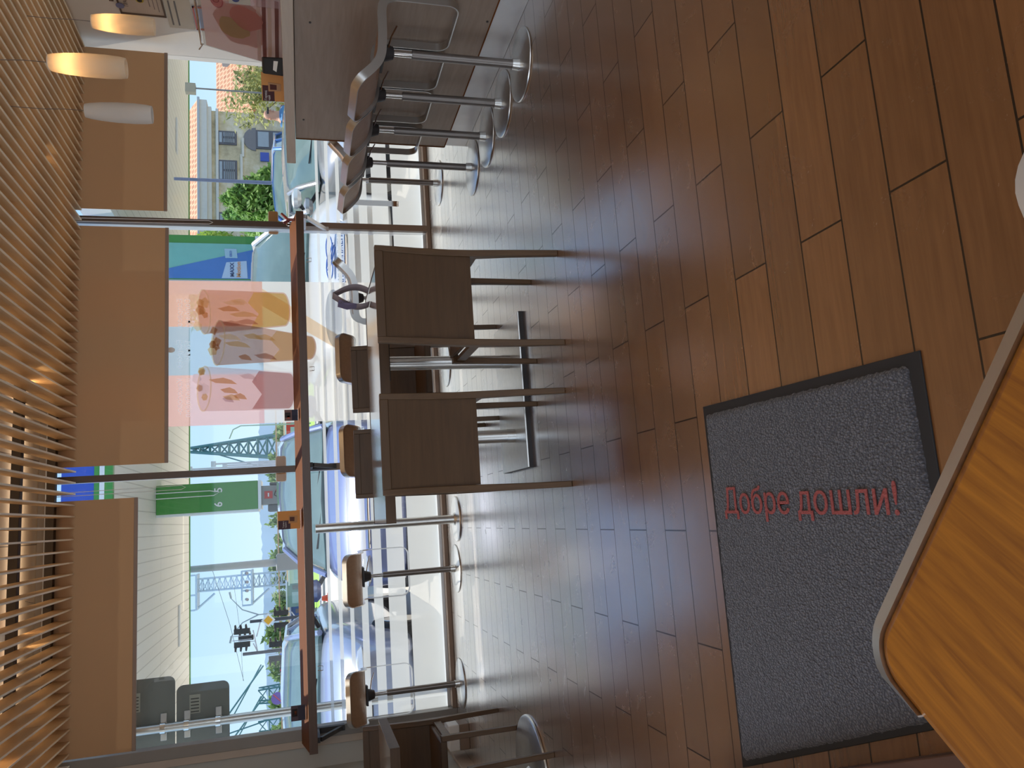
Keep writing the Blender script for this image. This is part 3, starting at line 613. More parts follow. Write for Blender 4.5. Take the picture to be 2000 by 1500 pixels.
tc_ = empty('clip', (2.43, 6.12, 1.15), 0, 'small reddish two-pronged clip lying on the ledge by the right mullion', 'clip')
MB().tube([(.05, 0, .10), (.02, 0, .07), (.0, 0, .05), (.0, .0, .0)], [.010, .012, .012, .012], 10).build('prong', colr((150, 70, 55), .3), tc_); MB().tube([(-.03, 0, .085), (-.012, 0, .05), (.0, 0, .035)], [.010, .011, .012], 10).build('prong', colr((110, 45, 50), .3), tc_)
MB().tube([(-.045 + .012 * math.cos(a), -.01, .045 + .018 * math.sin(a)) for a in np.linspace(0, 2 * PI, 13)[:-1]], .003, 6, close=True).build('ring', M['chrome'], tc_)
# tan plates stuck on the mullions
for p0, nm, g in ((at(534, 437, 6.5), 'tan rounded plate on the glass behind the right mullion', 0), (at(549, 916, 6.5), 'tan rounded plate on the glass behind the left mullion', 0)):
    q = empty('door_plate', (p0.x, 6.475, p0.z), 0, nm, 'plate'); po = rrect(.20, .074, .014)
    MB().prism_y(po, -.003, .003).build('face', colr((176, 128, 76)), q); MB().prism_y(rrect(.206, .082, .016), .0035, .006).build('rim', M['white'], q)
# folded paper card on the long table
pc = empty('folded_card', (1.215, 4.16, .7635), .15, 'lens-shaped folded grey paper card standing on the long table', 'menu card')
mb = MB(); n = 14; pts = [(.062 * math.sin(PI * (.22 + .78 * i / n)), i / n) for i in range(n + 1)]; hgt = .195
vs = []
for sgn, off in ((1, 0), (-1, 0)):
    for (dx, t_) in pts:
        z = .0 + hgt * t_
        for y in (-.035, .045): vs.append((sgn * dx * (1 - .12 * t_) + .02 * t_, y + .02 * t_, z))
k = (n + 1) * 2; fs = []
for b_ in (0, k):
    for i in range(n): a = b_ + 2 * i; fs.append((a, a + 1, a + 3, a + 2))
mb.add(vs, fs); o = mb.build('folded_strip', colr((150, 138, 142), .8), pc, smooth=60); q = o.modifiers.new('thick', 'SOLIDIFY'); q.thickness = .0012
o = MB().prism_y([(-.054, .07), (-.05, .12), (-.03, .16), (-.045, .17), (-.062, .12)], -.035, .03).build('printed_panel', colr((120, 110, 140), .8), pc)
q = text_mesh('lettering', 'MAXX', .022, colr((95, 90, 96)), pc, .0004); q.rotation_euler = (PI / 2, -PI / 2 - .2, 0); q.location = (-.03, -.037, .10)

# poster stuck on the middle window pane (seen from behind, so mirrored)
ps = empty('window_poster', (0, YW + .045, 0), 0, 'large see-through drinks poster on the middle window, printed with three iced drinks', 'poster')
def fl_(c, thr=.22, luc=.75): return film('poster_print_%d_%d_%d' % c, [min(1, v * .9 + .1) for v in srgb(*c)], thr, luc)
pX0, pX1 = .830, 2.012
def prect(name, x0, z0, x1, z1, c, y=0, thr=.25): return quad(MB(), (x0, y, z0), (x1, y, z0), (x1, y, z1), (x0, y, z1)).build(name, fl_(c, thr), ps, smooth=0)
prect('printed_panel', pX0, .42, pX1, 1.42, (252, 248, 240), 0, .22)
prect('printed_panel', pX0, 1.42, 1.235, 2.86, (250, 190, 178)); prect('printed_panel', 1.235, 1.42, 1.63, 2.86, (175, 203, 222)); prect('printed_panel', 1.63, 1.42, pX1, 2.86, (250, 184, 155))
quad(MB(), (1.30, -.002, .62), (1.42, -.002, .62), (1.95, -.002, 1.42), (1.80, -.002, 1.42)).build('printed_band', fl_((255, 222, 178), .2), ps, smooth=0)
for c_, (ax, az, bx, bz) in enumerate(((1.45, .78, 1.95, .92),)):
    MB().prism_y([(ax + (bx - ax) * (.5 + .5 * math.cos(a)), az + (bz - az) * (.5 + .5 * math.sin(a))) for a in np.linspace(0, 2 * PI, 25)[:-1]], -.0025, -.0022).build('printed_shape', fl_((226, 232, 240), .25), ps)
def cup(cx, z0, z1, wb, wt, tilt, main, low, nm, foam, y):
    'flat printed cup: body outline, lower drink, rim ellipse, ice on top'
    def T(px, pz): a = math.radians(tilt); return (cx + px * math.cos(a) - pz * math.sin(a), z0 + px * math.sin(a) + pz * math.cos(a))
    H = z1 - z0
    bot = [(wb * math.cos(a), .05 + .05 * math.sin(a)) for a in np.linspace(PI, 2 * PI, 13)]
    body = bot + [(wt * math.cos(a), H + .045 * math.sin(a)) for a in np.linspace(0, PI, 13)]
    def flat(poly, yy, mat, name):
        P = [T(*p) for p in poly]; return MB().add([(p[0], yy, p[1]) for p in P], [tuple(range(len(P)))]).build(name, mat, ps, smooth=0)
    flat(body, y, fl_(main, .12), 'printed_cup')
    hs = H * .42; wm = wb + (wt - wb) * .42
    flat([(wb * .93 * math.cos(a), .055 + .045 * math.sin(a)) for a in np.linspace(PI, 2 * PI, 13)] + [(wm * .94, hs), (wm * .4, hs + .05), (-wm * .2, hs - .03), (-wm * .94, hs + .04)], y - .0006, fl_(low, .12), 'printed_drink')
    rg = random.Random(int(cx * 100))
    for i in range(7):
        a = rg.uniform(0, 2 * PI); r_ = rg.uniform(0, 1); px, pz = wt * .8 * r_ * math.cos(a), H + .03 + .05 * r_ * math.sin(a); s = rg.uniform(.025, .05); t0 = rg.uniform(0, 2)
        flat([(px + s * math.cos(t0 + b), pz + s * .8 * math.sin(t0 + b)) for b in np.linspace(0, 2 * PI, rg.choice((5, 6, 7)))[:-1]], y - .0012 - i * .0002, fl_(rg.choice(foam), .1), 'printed_ice')
    for i in range(6):
        px = rg.uniform(-.6, .6) * wt; pz = rg.uniform(.45, .9) * H; L = rg.uniform(.04, .12)
        flat([(px - .02, pz - L), (px + .012, pz - L * .6), (px + .03, pz), (px + .01, pz + L), (px - .015, pz + L * .5)], y - .0011 - i * .0002, fl_(rg.choice(foam + [main]), .15), 'printed_swirl')
    out, inr = [], []
    for a in np.linspace(0, 2 * PI, 29)[:-1]: out.append(T(wt * 1.03 * math.cos(a), H + .055 * math.sin(a))); inr.append(T(wt * .96 * math.cos(a), H + .043 * math.sin(a)))
    k_ = len(out); MB().add([(p[0], y - .003, p[1]) for p in out + inr], [(i, (i + 1) % k_, k_ + (i + 1) % k_, k_ + i) for i in range(k_)]).build('printed_rim', fl_((250, 240, 215), .1), ps, smooth=0)
amb = [(240, 215, 160), (225, 180, 120), (250, 235, 200), (205, 150, 100)]
cup(1.775, 1.20, 1.87, .145, .185, 2, (214, 172, 150), (248, 236, 150), 'a', amb, -.003)
cup(1.44, 1.00, 1.765, .10, .185, -4, (192, 146, 126), (246, 228, 176), 'b', amb, -.008)
cup(1.085, 1.17, 1.87, .155, .180, -3, (232, 218, 222), (206, 158, 156), 'c', amb[:2] + [(250, 248, 252), (244, 240, 246), (214, 196, 206)], -.012)
for x_, body in ((1.86, 'Еспресо\nСолбанд'), (1.52, 'Еспресо\nТоник'), (1.21, 'Кокосово-\nшоколадов')):
    q = text_mesh('lettering', body, .058, film('white_print', (1, 1, 1), .0, .85), ps, .0, .0006); q.rotation_euler = (PI / 2, 0, 0); q.scale = (-1, 1, 1); q.location = (x_, -.016, 2.03)
MB().prism_y([(1.44 + .022 * math.cos(a), 2.115 + .03 * math.sin(a)) for a in np.linspace(0, 2 * PI, 15)[:-1]], -.004, -.003).build('printed_dot', M['white'], ps)

# ---- on and behind the counter
z0 = 1.19
stand = empty('poster_stand', (2.86, 4.30, z0 + .002), 0, 'tilted clear acrylic poster holder with a faded pink drinks print on the counter', 'poster holder')
pk = fl_((238, 200, 194), .15, .35); P_ = [(.0, .36, 0), (.0, -.30, 0), (.10, -.30, .43), (.10, .34, .455)]
quad(MB(), *P_).build('print_sheet', pk, stand, smooth=0)
def on(u, v, off=-.004): 
    a = Vector(P_[0]) * (1 - u) + Vector(P_[1]) * u; b = Vector(P_[3]) * (1 - u) + Vector(P_[2]) * u; p = a * (1 - v) + b * v; return (p.x + off, p.y, p.z)
def blob(cu, cv, ru, rv, c, nm='printed_shape', off=-.004, thr=.15, n=18, wob=.12):
    c = tuple(min(255, int(v * 1.12)) for v in c)
    rg = random.Random(int(cu * 1000)); MB().add([on(cu + ru * (1 + rg.uniform(-wob, wob)) * math.cos(a), cv + rv * (1 + rg.uniform(-wob, wob)) * math.sin(a), off) for a in np.linspace(0, 2 * PI, n)[:-1]], [tuple(range(n - 1))]).build(nm, fl_(c, thr), stand, smooth=0)
blob(.5, .52, .32, .33, (196, 160, 152)); blob(.42, .62, .16, .2, (190, 175, 130), off=-.005); blob(.62, .45, .16, .22, (205, 150, 140), off=-.006); blob(.75, .8, .1, .08, (190, 110, 115), off=-.005, wob=0); blob(.75, .8, .085, .065, (222, 178, 172), off=-.007, wob=0)
for v_, c in ((.06, (150, 90, 80)), (.15, (238, 225, 215)), (.22, (150, 80, 70)), (.29, (235, 220, 212))):
    quad(MB(), on(.02, v_, -.005), on(.98, v_ - .03, -.005), on(.98, v_ + .02, -.005), on(.02, v_ + .05, -.005)).build('printed_band', fl_(c, .1), stand, smooth=0)
q = text_mesh('lettering', 'OK', .05, fl_((190, 110, 115), .05), stand, .0003); q.rotation_euler = (PI / 2 - .0, 0, -PI / 2); q.location = (.066, -.13, .335)
MB().hexa([(.004, -.31, 0), (.012, -.31, 0), (.012, .37, 0), (.004, .37, 0), (.104, -.31, .45), (.112, -.31, .45), (.112, .35, .47), (.104, .35, .47)]).build('acrylic_sheet', M['clear'], stand, bevel=.001)
MB().tube([(.108, -.31, .462), (.108, .35, .482)], .007, 10).tube([(.10, .33, .47), (.085, .37, .50)], .004, 6).build('hanging_wire', M['chrome'], stand)
MB().box((-.02, -.31, 0), (.16, .37, .006)).build('foot', M['clear'], stand)
cb = empty('serving_cabinet', (3.04, 3.35, 0), 0, 'grey multi-drawer serving unit with a dark burgundy side panel behind the counter', 'cabinet')
MB().box((.13, -.9, 0), (.60, .62, 1.70)).build('body', colr((88, 84, 82), .5), cb, bevel=.004)
for i in range(4): MB().box((.085, -.88, 1.06 + .15 * i), (.10, .60, 1.20 + .15 * i)).build('drawer_front', colr((104, 98, 95), .45), cb, bevel=.003)
MB().add([(.082, .60, 1.0), (.082, .98, 1.0), (.082, .60, 1.66), (.098, .60, 1.0), (.098, .98, 1.0), (.098, .60, 1.66)], [(0, 1, 2), (5, 4, 3), (0, 3, 4, 1), (1, 4, 5, 2), (2, 5, 3, 0)]).build('burgundy_panel', colr((86, 18, 28), .35), cb)
for (y, z, nm) in ((3.93, 1.42, 'clear card holder with a small white card against the drinks poster'), (3.62, 1.44, 'clear card holder with a dark photo card before the grey drawers')):
    h = empty('card_holder', (2.80, y, z0), 0, nm, 'card holder', 'clear card holders on the counter')
    MB().box((.0, -.06, 0), (.004, .06, .29)).box((.0, -.06, 0), (.06, .06, .004)).build('holder', M['clear'], h); MB().box((-.002, -.05, .16), (-.0005, .05, .27)).build('card', colr((196, 190, 176)) if y > 3.8 else colr((150, 140, 120)), h)
    MB().add([(-.003, .025 * math.cos(a) + .01, .235 + .02 * math.sin(a)) for a in np.linspace(0, 2 * PI, 15)[:-1]], [tuple(range(14))]).build('printed_dot', colr((70, 80, 130)), h)
ot = empty('table_card', (2.70, 4.62, z0 + .001), -.95, 'orange menu card with a cup, on the counter end near the pole outside', 'menu card')
MB().box((-.09, -.003, 0), (.09, .003, .135)).build('card', colr((226, 160, 92)), ot); MB().box((-.09, -.005, .06), (.01, -.0035, .13)).build('printed_panel', colr((80, 40, 45)), ot)
MB().prism_y([(-.02, .02), (.025, .02), (.032, .095), (-.026, .095)], -.007, -.0055).build('printed_cup', colr((196, 150, 110)), ot); MB().prism_y([(-.012, .045), (.018, .045), (.02, .085), (-.014, .085)], -.009, -.0075).build('printed_drink', colr((90, 40, 35)), ot)
q = text_mesh('lettering', 'Горещ\nчай', .02, M['white'], ot, .0004); q.rotation_euler = (PI / 2, 0, 0); q.location = (-.085, -.0065, .105)
bx = empty('card_terminal', (2.72, 4.42, z0 + .001), -.6, 'small black device with white stickers between the menu card and the clear poster', 'device')
MB().hexa([(-.05, -.04, 0), (.05, -.04, 0), (.05, .05, 0), (-.05, .05, 0), (-.045, -.01, .115), (.045, -.01, .115), (.045, .04, .125), (-.045, .04, .125)]).build('body', M['black'], bx, bevel=.006)
MB().add([(-.03, -.036, .04), (.03, -.036, .03), (.03, -.028, .055), (-.02, -.028, .06)], [(0, 1, 2, 3)]).build('sticker', M['paper'], bx)

# notices on the right wall
def notice(y0, z0_, y1, z1, label, kind='notice', frame=None, lines=6, title=None, c=(205, 192, 172)):
    t = empty(kind, (XR - .003, (y0 + y1) / 2, z0_), 0, label, 'notice'); w = abs(y1 - y0) / 2; h = z1 - z0_
    MB().box((-.004, -w, 0), (-.0005, w, h)).build('sheet', colr(c, .8), t)
    if frame:
        f = MB()
        for a, b in (((-w, 0), (w, .012)), ((-w, h - .012), (w, h)), ((-w, 0), (-w + .012, h)), ((w - .012, 0), (w, h))): f.box((-.012, a[0], a[1]), (-.004, b[0], b[1]))
        f.build('frame', colr(frame), t)
    for i in range(lines): MB().box((-.0055, -w * .7, h * (.12 + .09 * i)), (-.0045, w * (.7 - .15 * (i % 3)), h * (.12 + .09 * i) + .006)).build('text_line', colr((140, 120, 110)), t)
    if title:
        q = text_mesh('lettering', title, h * .12, colr((110, 86, 80)), t, .0004, 0, 'CENTER'); q.rotation_euler = (PI / 2, 0, -PI / 2); q.location = (-.0065, 0, h * .78)
    return t
n1 = notice(5.56, 2.075, 5.93, 2.40, 'framed certificate with a gold seal on the white wall under the nearest pendant', 'framed_certificate', (104, 80, 62), 3, 'ГРАМОТА', (200, 180, 160))
MB().tube([(-.006, 0, .16), (-.012, 0, .16)], .028, 24).build('gold_seal', colr((190, 165, 60)), n1); MB().tube([(-.012, 0, .16), (-.014, 0, .16)], .018, 24).build('seal_centre', colr((50, 40, 36)), n1)
MB().tube([(-.013, .08, .31), (-.018, .08, .31)], .03, 24).build('blue_rosette', colr((120, 120, 150)), n1)
notice(5.68, 1.88, 6.06, 2.07, 'white printed notice with two bold dark lines below the certificate', 'paper_notice', None, 0)
for i, z in enumerate((2.03, 1.985)): tag(struct(MB().box((XR - .0095, 5.72, z), (XR - .0082, 6.02, z + .012)).build('trim_%d' % (20 + i), colr((118, 108, 100)))))
notice(5.76, 1.70, 6.05, 1.87, 'white notice with blue picture and red stripe, lowest on the wall', 'paper_notice', (200, 110, 96), 2, None, (170, 182, 205))
notice(5.30, 1.75, 5.60, 2.0, 'pale notice with a pink logo above the clear poster holder, nearest the photo edge', 'paper_notice', None, 0, 'OK', (200, 188, 172))
tag(MB().box((XR - .02, 5.2, 2.42), (XR, 5.78, 2.45)).build('wall_rail', colr((110, 86, 72))), 'thin brown picture rail above the certificate', 'rail')

# ================================================================== outside
G = -.12
struct(MB().box((-160, YW + .13, G - .3), (220, 62, G)).build('forecourt_ground', M['asphalt']))
struct(MB().box((-160, YW + .12, G - .2), (60, YW + .75, G + .06)).build('kerb_strip', M['pave'], bevel=.01))
struct(MB().box((-160, 62, G - .3), (220, 104, G + .02)).build('lawn', M['grass']))
struct(MB().box((-260, 104, G - .3), (320, 700, G)).build('far_ground', M['pave']))
struct(MB().box((-160, 50, G), (220, 50.6, G + .14)).build('road_kerb', plain('grey_kerb', (.35, .34, .32), .9)))
struct(MB().box((-160, 61.4, G), (220, 62, G + .12)).build('lawn_kerb', plain('pale_kerb', (.6, .58, .55), .9)))
# outer face of the building over the window
struct(MB().box((-6, YW + .121, 2.98), (9, YW + .16, 3.9)).build('facade_band', M['wall_out']))

# canopy of the filling station
cy0, cy1, cz = 17.3, 28.2, 4.8
cn = empty('station_canopy', (3, cy0, cz), 0, 'huge beige-panelled filling station canopy with blue and green fascia, over the cars', 'canopy')
MB().box((-20, 0, 0), (19, cy1 - cy0, .6)).box((3.7, -6.5, 0), (19, 0, .6)).build('soffit', M['soffit'], cn)
gr = colr((72, 150, 66), .4); bl = colr((55, 88, 190), .4)
MB().box((-20.1, -.12, .34), (3.7, -.02, .93)).build('blue_fascia', bl, cn); MB().box((-20.1, -.14, .0), (3.7, -.02, .15)).box((-20.1, -.14, .24), (3.7, -.02, .34)).build('green_fascia', gr, cn); MB().box((-20.1, -.15, .15), (3.7, -.02, .24)).build('white_stripe', M['white'], cn)
MB().box((-20.1, cy1 - cy0 + .0, -.03), (19.1, cy1 - cy0 + .1, .95)).box((-20.2, 0, -.02), (-20.1, cy1 - cy0, .95)).build('far_fascia', gr, cn)
for x, y in ((-5.7, 8.6), (2.6, 2.2), (9.8, 8.0)):
    MB().box((x - .6, y - .12, -.05), (x + .6, y + .12, -.0)).build('canopy_light', M['white'], cn, bevel=.02)

# petrol pump islands
def pump_column(px, py, w, d, z_top, z_bot, label, nums=None, banner=False):
    t = empty('pump_column', (px, py, G), 0, label, 'fuel pump')
    MB().box((-w / 2, 0, z_bot - G), (w / 2, d, z_top - G)).build('green_casing', gr, t, bevel=.02)
    MB().box((-w / 2 - .06, .05, z_bot - G), (-w / 2, d, z_top - G)).box((-w / 2, -.02, z_bot - G - .08), (w / 2, d, z_bot - G)).build('silver_trim', M['alu_white'], t)
    MB().box((-w * .36, .1, 0), (w * .30, d - .1, z_bot - G)).build('grey_pillar', colr((150, 150, 148), .5), t)
    MB().box((-w * .62, .2, 0), (-w * .36, d - .1, 2.15)).build('pump_housing', colr((110, 114, 116), .5), t, bevel=.03)
    MB().box((w * .31, .2, 0), (w * .42, d - .1, 2.1)).build('pump_housing', colr((95, 98, 102), .5), t, bevel=.03)
    if nums:
        for s_, x_ in zip(nums, (-.20, .18)):
            q = text_mesh('lettering', s_, .28, M['white'], t, .003, .004, 'CENTER'); q.rotation_euler = (PI / 2, 0, 0); q.location = (x_, -.012, 3.30)
        MB().box((-.12, .08, 2.02), (.08, .1, 2.23)).build('fire_sign', colr((205, 60, 55)), t); MB().box((-.07, .07, 2.11), (.03, .085, 2.145)).build('sign_symbol', M['white'], t)
        MB().lathe([(.03, 1.93), (.08, 1.89), (.085, 1.82), (.085, 1.58), (.07, 1.56), (0, 1.56)], 16, .08, .02).build('fire_extinguisher', colr((200, 45, 45), .3), t)
        MB().tube([(.08, .02, 1.94), (-.04, 0, 1.97), (-.08, 0, 1.90)], .014, 6).build('extinguisher_hose', M['black'], t)
        MB().box((.10, -.02, 1.35), (.34, .1, 1.72)).build('blue_box', colr((50, 85, 150)), t); MB().box((-.24, -.06, 1.15), (.09, .1, 1.60)).build('waste_bin', colr((176, 174, 166)), t)
        MB().tube([(.17, -.07, z_top - G), (.17, -.07, 3.6), (.12, -.09, 3.35), (.04, -.09, 3.5), (.03, -.07, z_top - G)], .012, 8).build('cable_loop', M['white'], t)
    if banner:
        def pq(pts, y, m, nm): MB().add([(p[0], y, p[1] - G) for p in pts], [tuple(range(len(pts)))]).build(nm, m, t, smooth=0)
        L_, R_ = -w / 2, w / 2 - .20
        pq([(L_, z_top - .05), (R_, z_top - .05), (R_, z_bot), (L_, z_bot - .02)], -.02, colr((130, 198, 186)), 'banner_sheet')
        pq([(L_, z_bot - .02), (R_ - .12, z_bot), (L_, z_top - .1)], -.03, colr((80, 132, 200)), 'banner_blue')
        pq([(L_ + .01, z_bot + .17), (L_ + .42, z_bot + .19), (L_ + .38, z_bot + .62), (L_ + .01, z_bot + .72)], -.04, colr((196, 216, 236)), 'banner_label')
        q = text_mesh('lettering', 'MAXX', .115, colr((70, 90, 130)), t, .002, .003); q.rotation_euler = (PI / 2, 0, 0); q.location = (L_ + .04, -.05, z_bot + .46 - G)
        q = text_mesh('lettering', 'Motion', .125, colr((235, 170, 120)), t, .002, .003); q.rotation_euler = (PI / 2, 0, 0); q.location = (L_ + .03, -.05, z_bot + .32 - G)
        pq([(R_ - .34, z_bot + .38), (R_ - .12, z_bot + .40), (R_ - .12, z_bot + .66), (R_ - .34, z_bot + .64)], -.04, colr((170, 205, 220)), 'banner_badge')
        q = text_mesh('lettering', 'EKO', .07, colr((60, 100, 190)), t, .002); q.rotation_euler = (PI / 2, 0, 0); q.location = (R_ - .31, -.05, z_bot + .5 - G)
    return t
p = at(400, 972, 22); pump_column(p.x, 22, .76, 1.0, cz, 2.27, 'green pump column numbered 6 and 5 under the canopy, left of the left mullion', ('6', '5'))
p = at(400, 470, 15.4); pump_column(6.05, 17.6, 1.02, 1.0, cz, 2.02, 'green pump column with teal and blue banner right of the window poster', None, True)
M['car_glass'] = None
def car_glass():
    m, nt, b = new_mat('tinted_car_glass'); b.inputs['Base Color'].default_value = (.10, .17, .16, 1); b.inputs['Roughness'].default_value = .04; b.inputs['Specular IOR Level'].default_value = .45
    b.inputs['Coat Weight'].default_value = .0; b.inputs['Coat Roughness'].default_value = .02
    n1 = node(nt, 'ShaderNodeTexNoise', ins={'Scale': 1.5, 'Detail': 3.0}); co = node(nt, 'ShaderNodeTexCoord'); nt.links.new(co.outputs['Object'], n1.inputs['Vector'])
    rp = node(nt, 'ShaderNodeValToRGB'); rp.color_ramp.elements[0].color = (.05, .09, .09, 1); rp.color_ramp.elements[1].color = (.25, .36, .34, 1); nt.links.new(n1.outputs[0], rp.inputs[0]); nt.links.new(rp.outputs[0], b.inputs['Base Color']); return m
M['car_glass'] = car_glass()
def paint(name, c): return plain(name, c, .28, .35, .6, .03, coat=1.0)

def make_car(loc, rz, body_m, label, L=4.2, W=.87, hood=.95, roof=1.46, base_s=1.05, roof_s=1.9, rear_s=3.7, nose_h=.62, plate='CA 6712', van=False, group='cars parked outside the window'):
    '''nose points to -Y; s measured from the nose backwards'''
    t = empty('car', loc, rz, label, 'car', group)
    st_ = [(0.0, .72, nose_h - .12, .30), (.10, .86, nose_h, .24), (.35, .95, nose_h + .16, .22), (base_s * .75, 1.0, hood - .06, .21), (base_s, 1.0, hood, .21), (roof_s, 1.0, hood + .02, .21), (L * .6, 1.0, hood + .03, .21), (rear_s, 1.0, hood + .04, .22), (L - .12, .93, hood - .04, .26), (L, .80, hood - .30, .34)]
    rs = []
    for s, k, h, zb in st_:
        w = W * k; mid = (zb + h) / 2
        half = [(0, zb), (w * .86, zb), (w * .98, zb + .08), (w, mid), (w * .985, h - .13), (w * .93, h - .05), (w * .80, h), (w * .45, h + .025), (0, h + .035)]
        ring = [(x, s, z) for x, z in half] + [(-x, s, z) for x, z in half[::-1][1:-1]]; rs.append(ring)
    bo = MB().rings(rs).build('body', body_m, t, smooth=60, sub=2)
    # greenhouse
    gh = [(base_s - .02, .88, hood + .02, .01), ((base_s * .55 + roof_s * .45), .84, (hood + roof) / 2 + .04, .5), (roof_s, .78, roof - .02, 1), (roof_s + .5, .77, roof + .02, 1), (rear_s - .45, .76, roof, 1), (rear_s + (.12 if not van else .3), .80, hood + .12, .1)]
    rs = []; rf = []
    for s, k, h, q in gh:
        w0 = W * .90; wt = W * k * .93
        half = [(w0, hood - .02), ((w0 + wt) / 2 + .012, (hood + h) / 2), (wt, h - .035 * q), (wt * .8, h), (0, h + .03)]
        rs.append([(x, s, z) for x, z in half] + [(-x, s, z) for x, z in half[::-1][1:]])
    MB().rings(rs).build('windows', M['car_glass'], t, smooth=50)
    # roof skin, pillars
    rr_ = []
    for s, k, h, q in gh[2:5]:
        wt = W * k * .93; rr_.append([(wt + .012, s, h - .05), (wt * .85, s, h + .014), (0, s, h + .045), (-wt * .85, s, h + .014), (-wt - .012, s, h - .05), (0, s, h + .01)])
    MB().rings(rr_).build('roof', body_m, t, smooth=60)
    for sx_ in (-1, 1):
        w0, wt = W * .90, W * .78 * .93; f = MB()
        f.tube([(sx_ * w0, base_s - .03, hood), (sx_ * (w0 + wt) / 2 * 1.01, (base_s * .55 + roof_s * .45), (hood + roof) / 2 + .04), (sx_ * wt * 1.01, roof_s, roof - .03)], .032, 8)
        f.tube([(sx_ * wt * 1.01, roof_s, roof - .03), (sx_ * wt, rear_s - .45, roof - .02), (sx_ * w0 * .95, rear_s + .1, hood + .05)], .03, 8)
        m_ = (roof_s + rear_s) / 2 - .15; f.tube([(sx_ * w0 * 1.0, m_, hood), (sx_ * wt * 1.005, m_, roof - .03)], .032, 6); f.build('pillar', body_m if sx_ else body_m, t)
        # wheels
        for ws in (.78, L - .82):
            wh_ = MB().rings([[(sx_ * x, ws + r_ * math.cos(a), .31 + r_ * math.sin(a)) for a in np.linspace(0, 2 * PI, 29)[:-1]] for x, r_ in ((W - .20, .29), (W - .19, .315), (W - .03, .315), (W + .005, .29), (W + .008, .21))]).build('wheel', M['black'], t)
            MB().rings([[(sx_ * x, ws + r_ * math.cos(a), .31 + r_ * math.sin(a)) for a in np.linspace(0, 2 * PI, 21)[:-1]] for x, r_ in ((W - .01, .205), (W + .014, .20), (W + .012, .05))]).build('hubcap', M['alu'], wh_)
        MB().lathe([(0, -.10), (.10, -.085), (.155, -.02), (.15, .05), (.08, .085), (0, .09)], 18).build('wing_mirror', body_m, t, loc=(sx_ * (W + .13), base_s + .25, hood + .12)).scale = (.8, .42, .62)
        MB().tube([(sx_ * W * .92, base_s + .26, hood + .0), (sx_ * (W + .08), base_s + .26, hood + .09)], .025, 8).build('mirror_arm', M['black'], t)
        MB().lathe([(0, -.10), (.12, -.05), (.16, 0), (.12, .06), (0, .09)], 20).build('headlight', plain('headlight_glass', (.75, .78, .8), .08, .4, coat=1), t, loc=(sx_ * W * .70, .14, nose_h - .01)).scale = (1.0, .9, .62)
    g = MB()
    for i in range(5): g.box((-W * .42, .035 - .004 * i, nose_h - .27 + .045 * i), (W * .42, .10, nose_h - .25 + .045 * i))
    g.build('grille', M['dark_metal'], t); MB().tube([(-W * .44, .07, nose_h - .03), (0, .0, nose_h - .02), (W * .44, .07, nose_h - .03)], .014, 8).build('grille_bar', M['chrome'], t)
    MB().box((-.26, -.02, .34), (.26, .03, .45)).build('number_plate', M['paper'], t); q = text_mesh('lettering', plate, .10, M['black'], t, .002, .002, 'CENTER'); q.rotation_euler = (PI / 2, 0, 0); q.location = (0, -.026, .36)
    MB().box((-W * .8, .03, .20), (W * .8, .2, .30)).build('lower_bumper', M['dark_metal'], t, bevel=.02)
    for x_ in (-.28, .22): MB().tube([(x_ + .15, base_s + .0, hood + .045), (x_ - .25, base_s + .10, hood + .10)], .009, 6).build('wiper', M['black'], t)
    return t
silver = paint('silver_blue_car_paint', (.38, .44, .60)); navy = paint('violet_blue_car_paint', (.20, .24, .45)); whitec = paint('white_van_paint', (.82, .82, .80)); greyc = paint('silver_grey_car_paint', (.42, .42, .43)); bluec = paint('bright_blue_car_paint', (.10, .27, .72))
make_car((-1.93, 7.42, G), .0, silver, 'silver-blue car parked nose to the window on the left, behind the sign pole', L=4.3, W=.92, hood=1.12, roof=1.50, base_s=1.15, roof_s=2.1, nose_h=.78, plate='В 7231 АН')
make_car((.12, 7.55, G), -.13, navy, 'violet-blue car parked nose-in behind the ledge leg, sun glinting on it', L=4.2, W=.88, hood=1.02, roof=1.50, base_s=1.05, roof_s=2.0, nose_h=.68, plate='В 4418 КТ')
vn = make_car((2.55, 7.65, G), -.10, whitec, 'white van with a blue line logo on its nose, behind the window poster', L=4.7, W=.93, hood=1.12, roof=1.78, base_s=.95, roof_s=1.85, rear_s=4.5, nose_h=.80, plate='С/6 4471', van=True)
for k_ in range(2):
    MB().tube([(.02 + .13 * math.cos(a) + .10 * (1 if k_ else -1), 0, .035 * math.sin(a)) for a in np.linspace(0, 2 * PI, 21)[:-1]], .006, 6, close=True).build('logo_loop', colr((80, 130, 215)), vn, loc=(.12, .20, .93)).rotation_euler = (-.5, 0, .0)
MB().box((-.12, -.004, -.03), (.16, .004, -.02)).box((-.10, -.004, -.01), (.18, .004, 0)).box((-.08, -.004, .01), (.2, .004, .02)).build('logo_bars', colr((80, 130, 215)), vn, loc=(.10, .185, .93)).rotation_euler = (-.5, .25, 0)
q = text_mesh('lettering', 'КАРДАННИ ИНЖЕНЕРИ', .075, colr((70, 110, 180)), vn, .002, .001, 'CENTER'); q.rotation_euler = (PI / 2 - .2, 0, 0); q.location = (.05, .04, .80)
make_car((4.80, 8.0, G), -.08, greyc, 'silver-grey car with big wing mirror, parked nose-in at the right window', L=4.4, W=.9, hood=.98, roof=1.36, base_s=1.0, roof_s=1.85, nose_h=.74, plate='А 0926')
make_car((5.35, 12.75, G), -.62, bluec, 'bright blue hatchback farther out, before the green cedar', L=3.9, W=.85, hood=1.08, roof=1.62, base_s=.95, roof_s=1.6, rear_s=3.7, nose_h=.72, plate='В 2255')

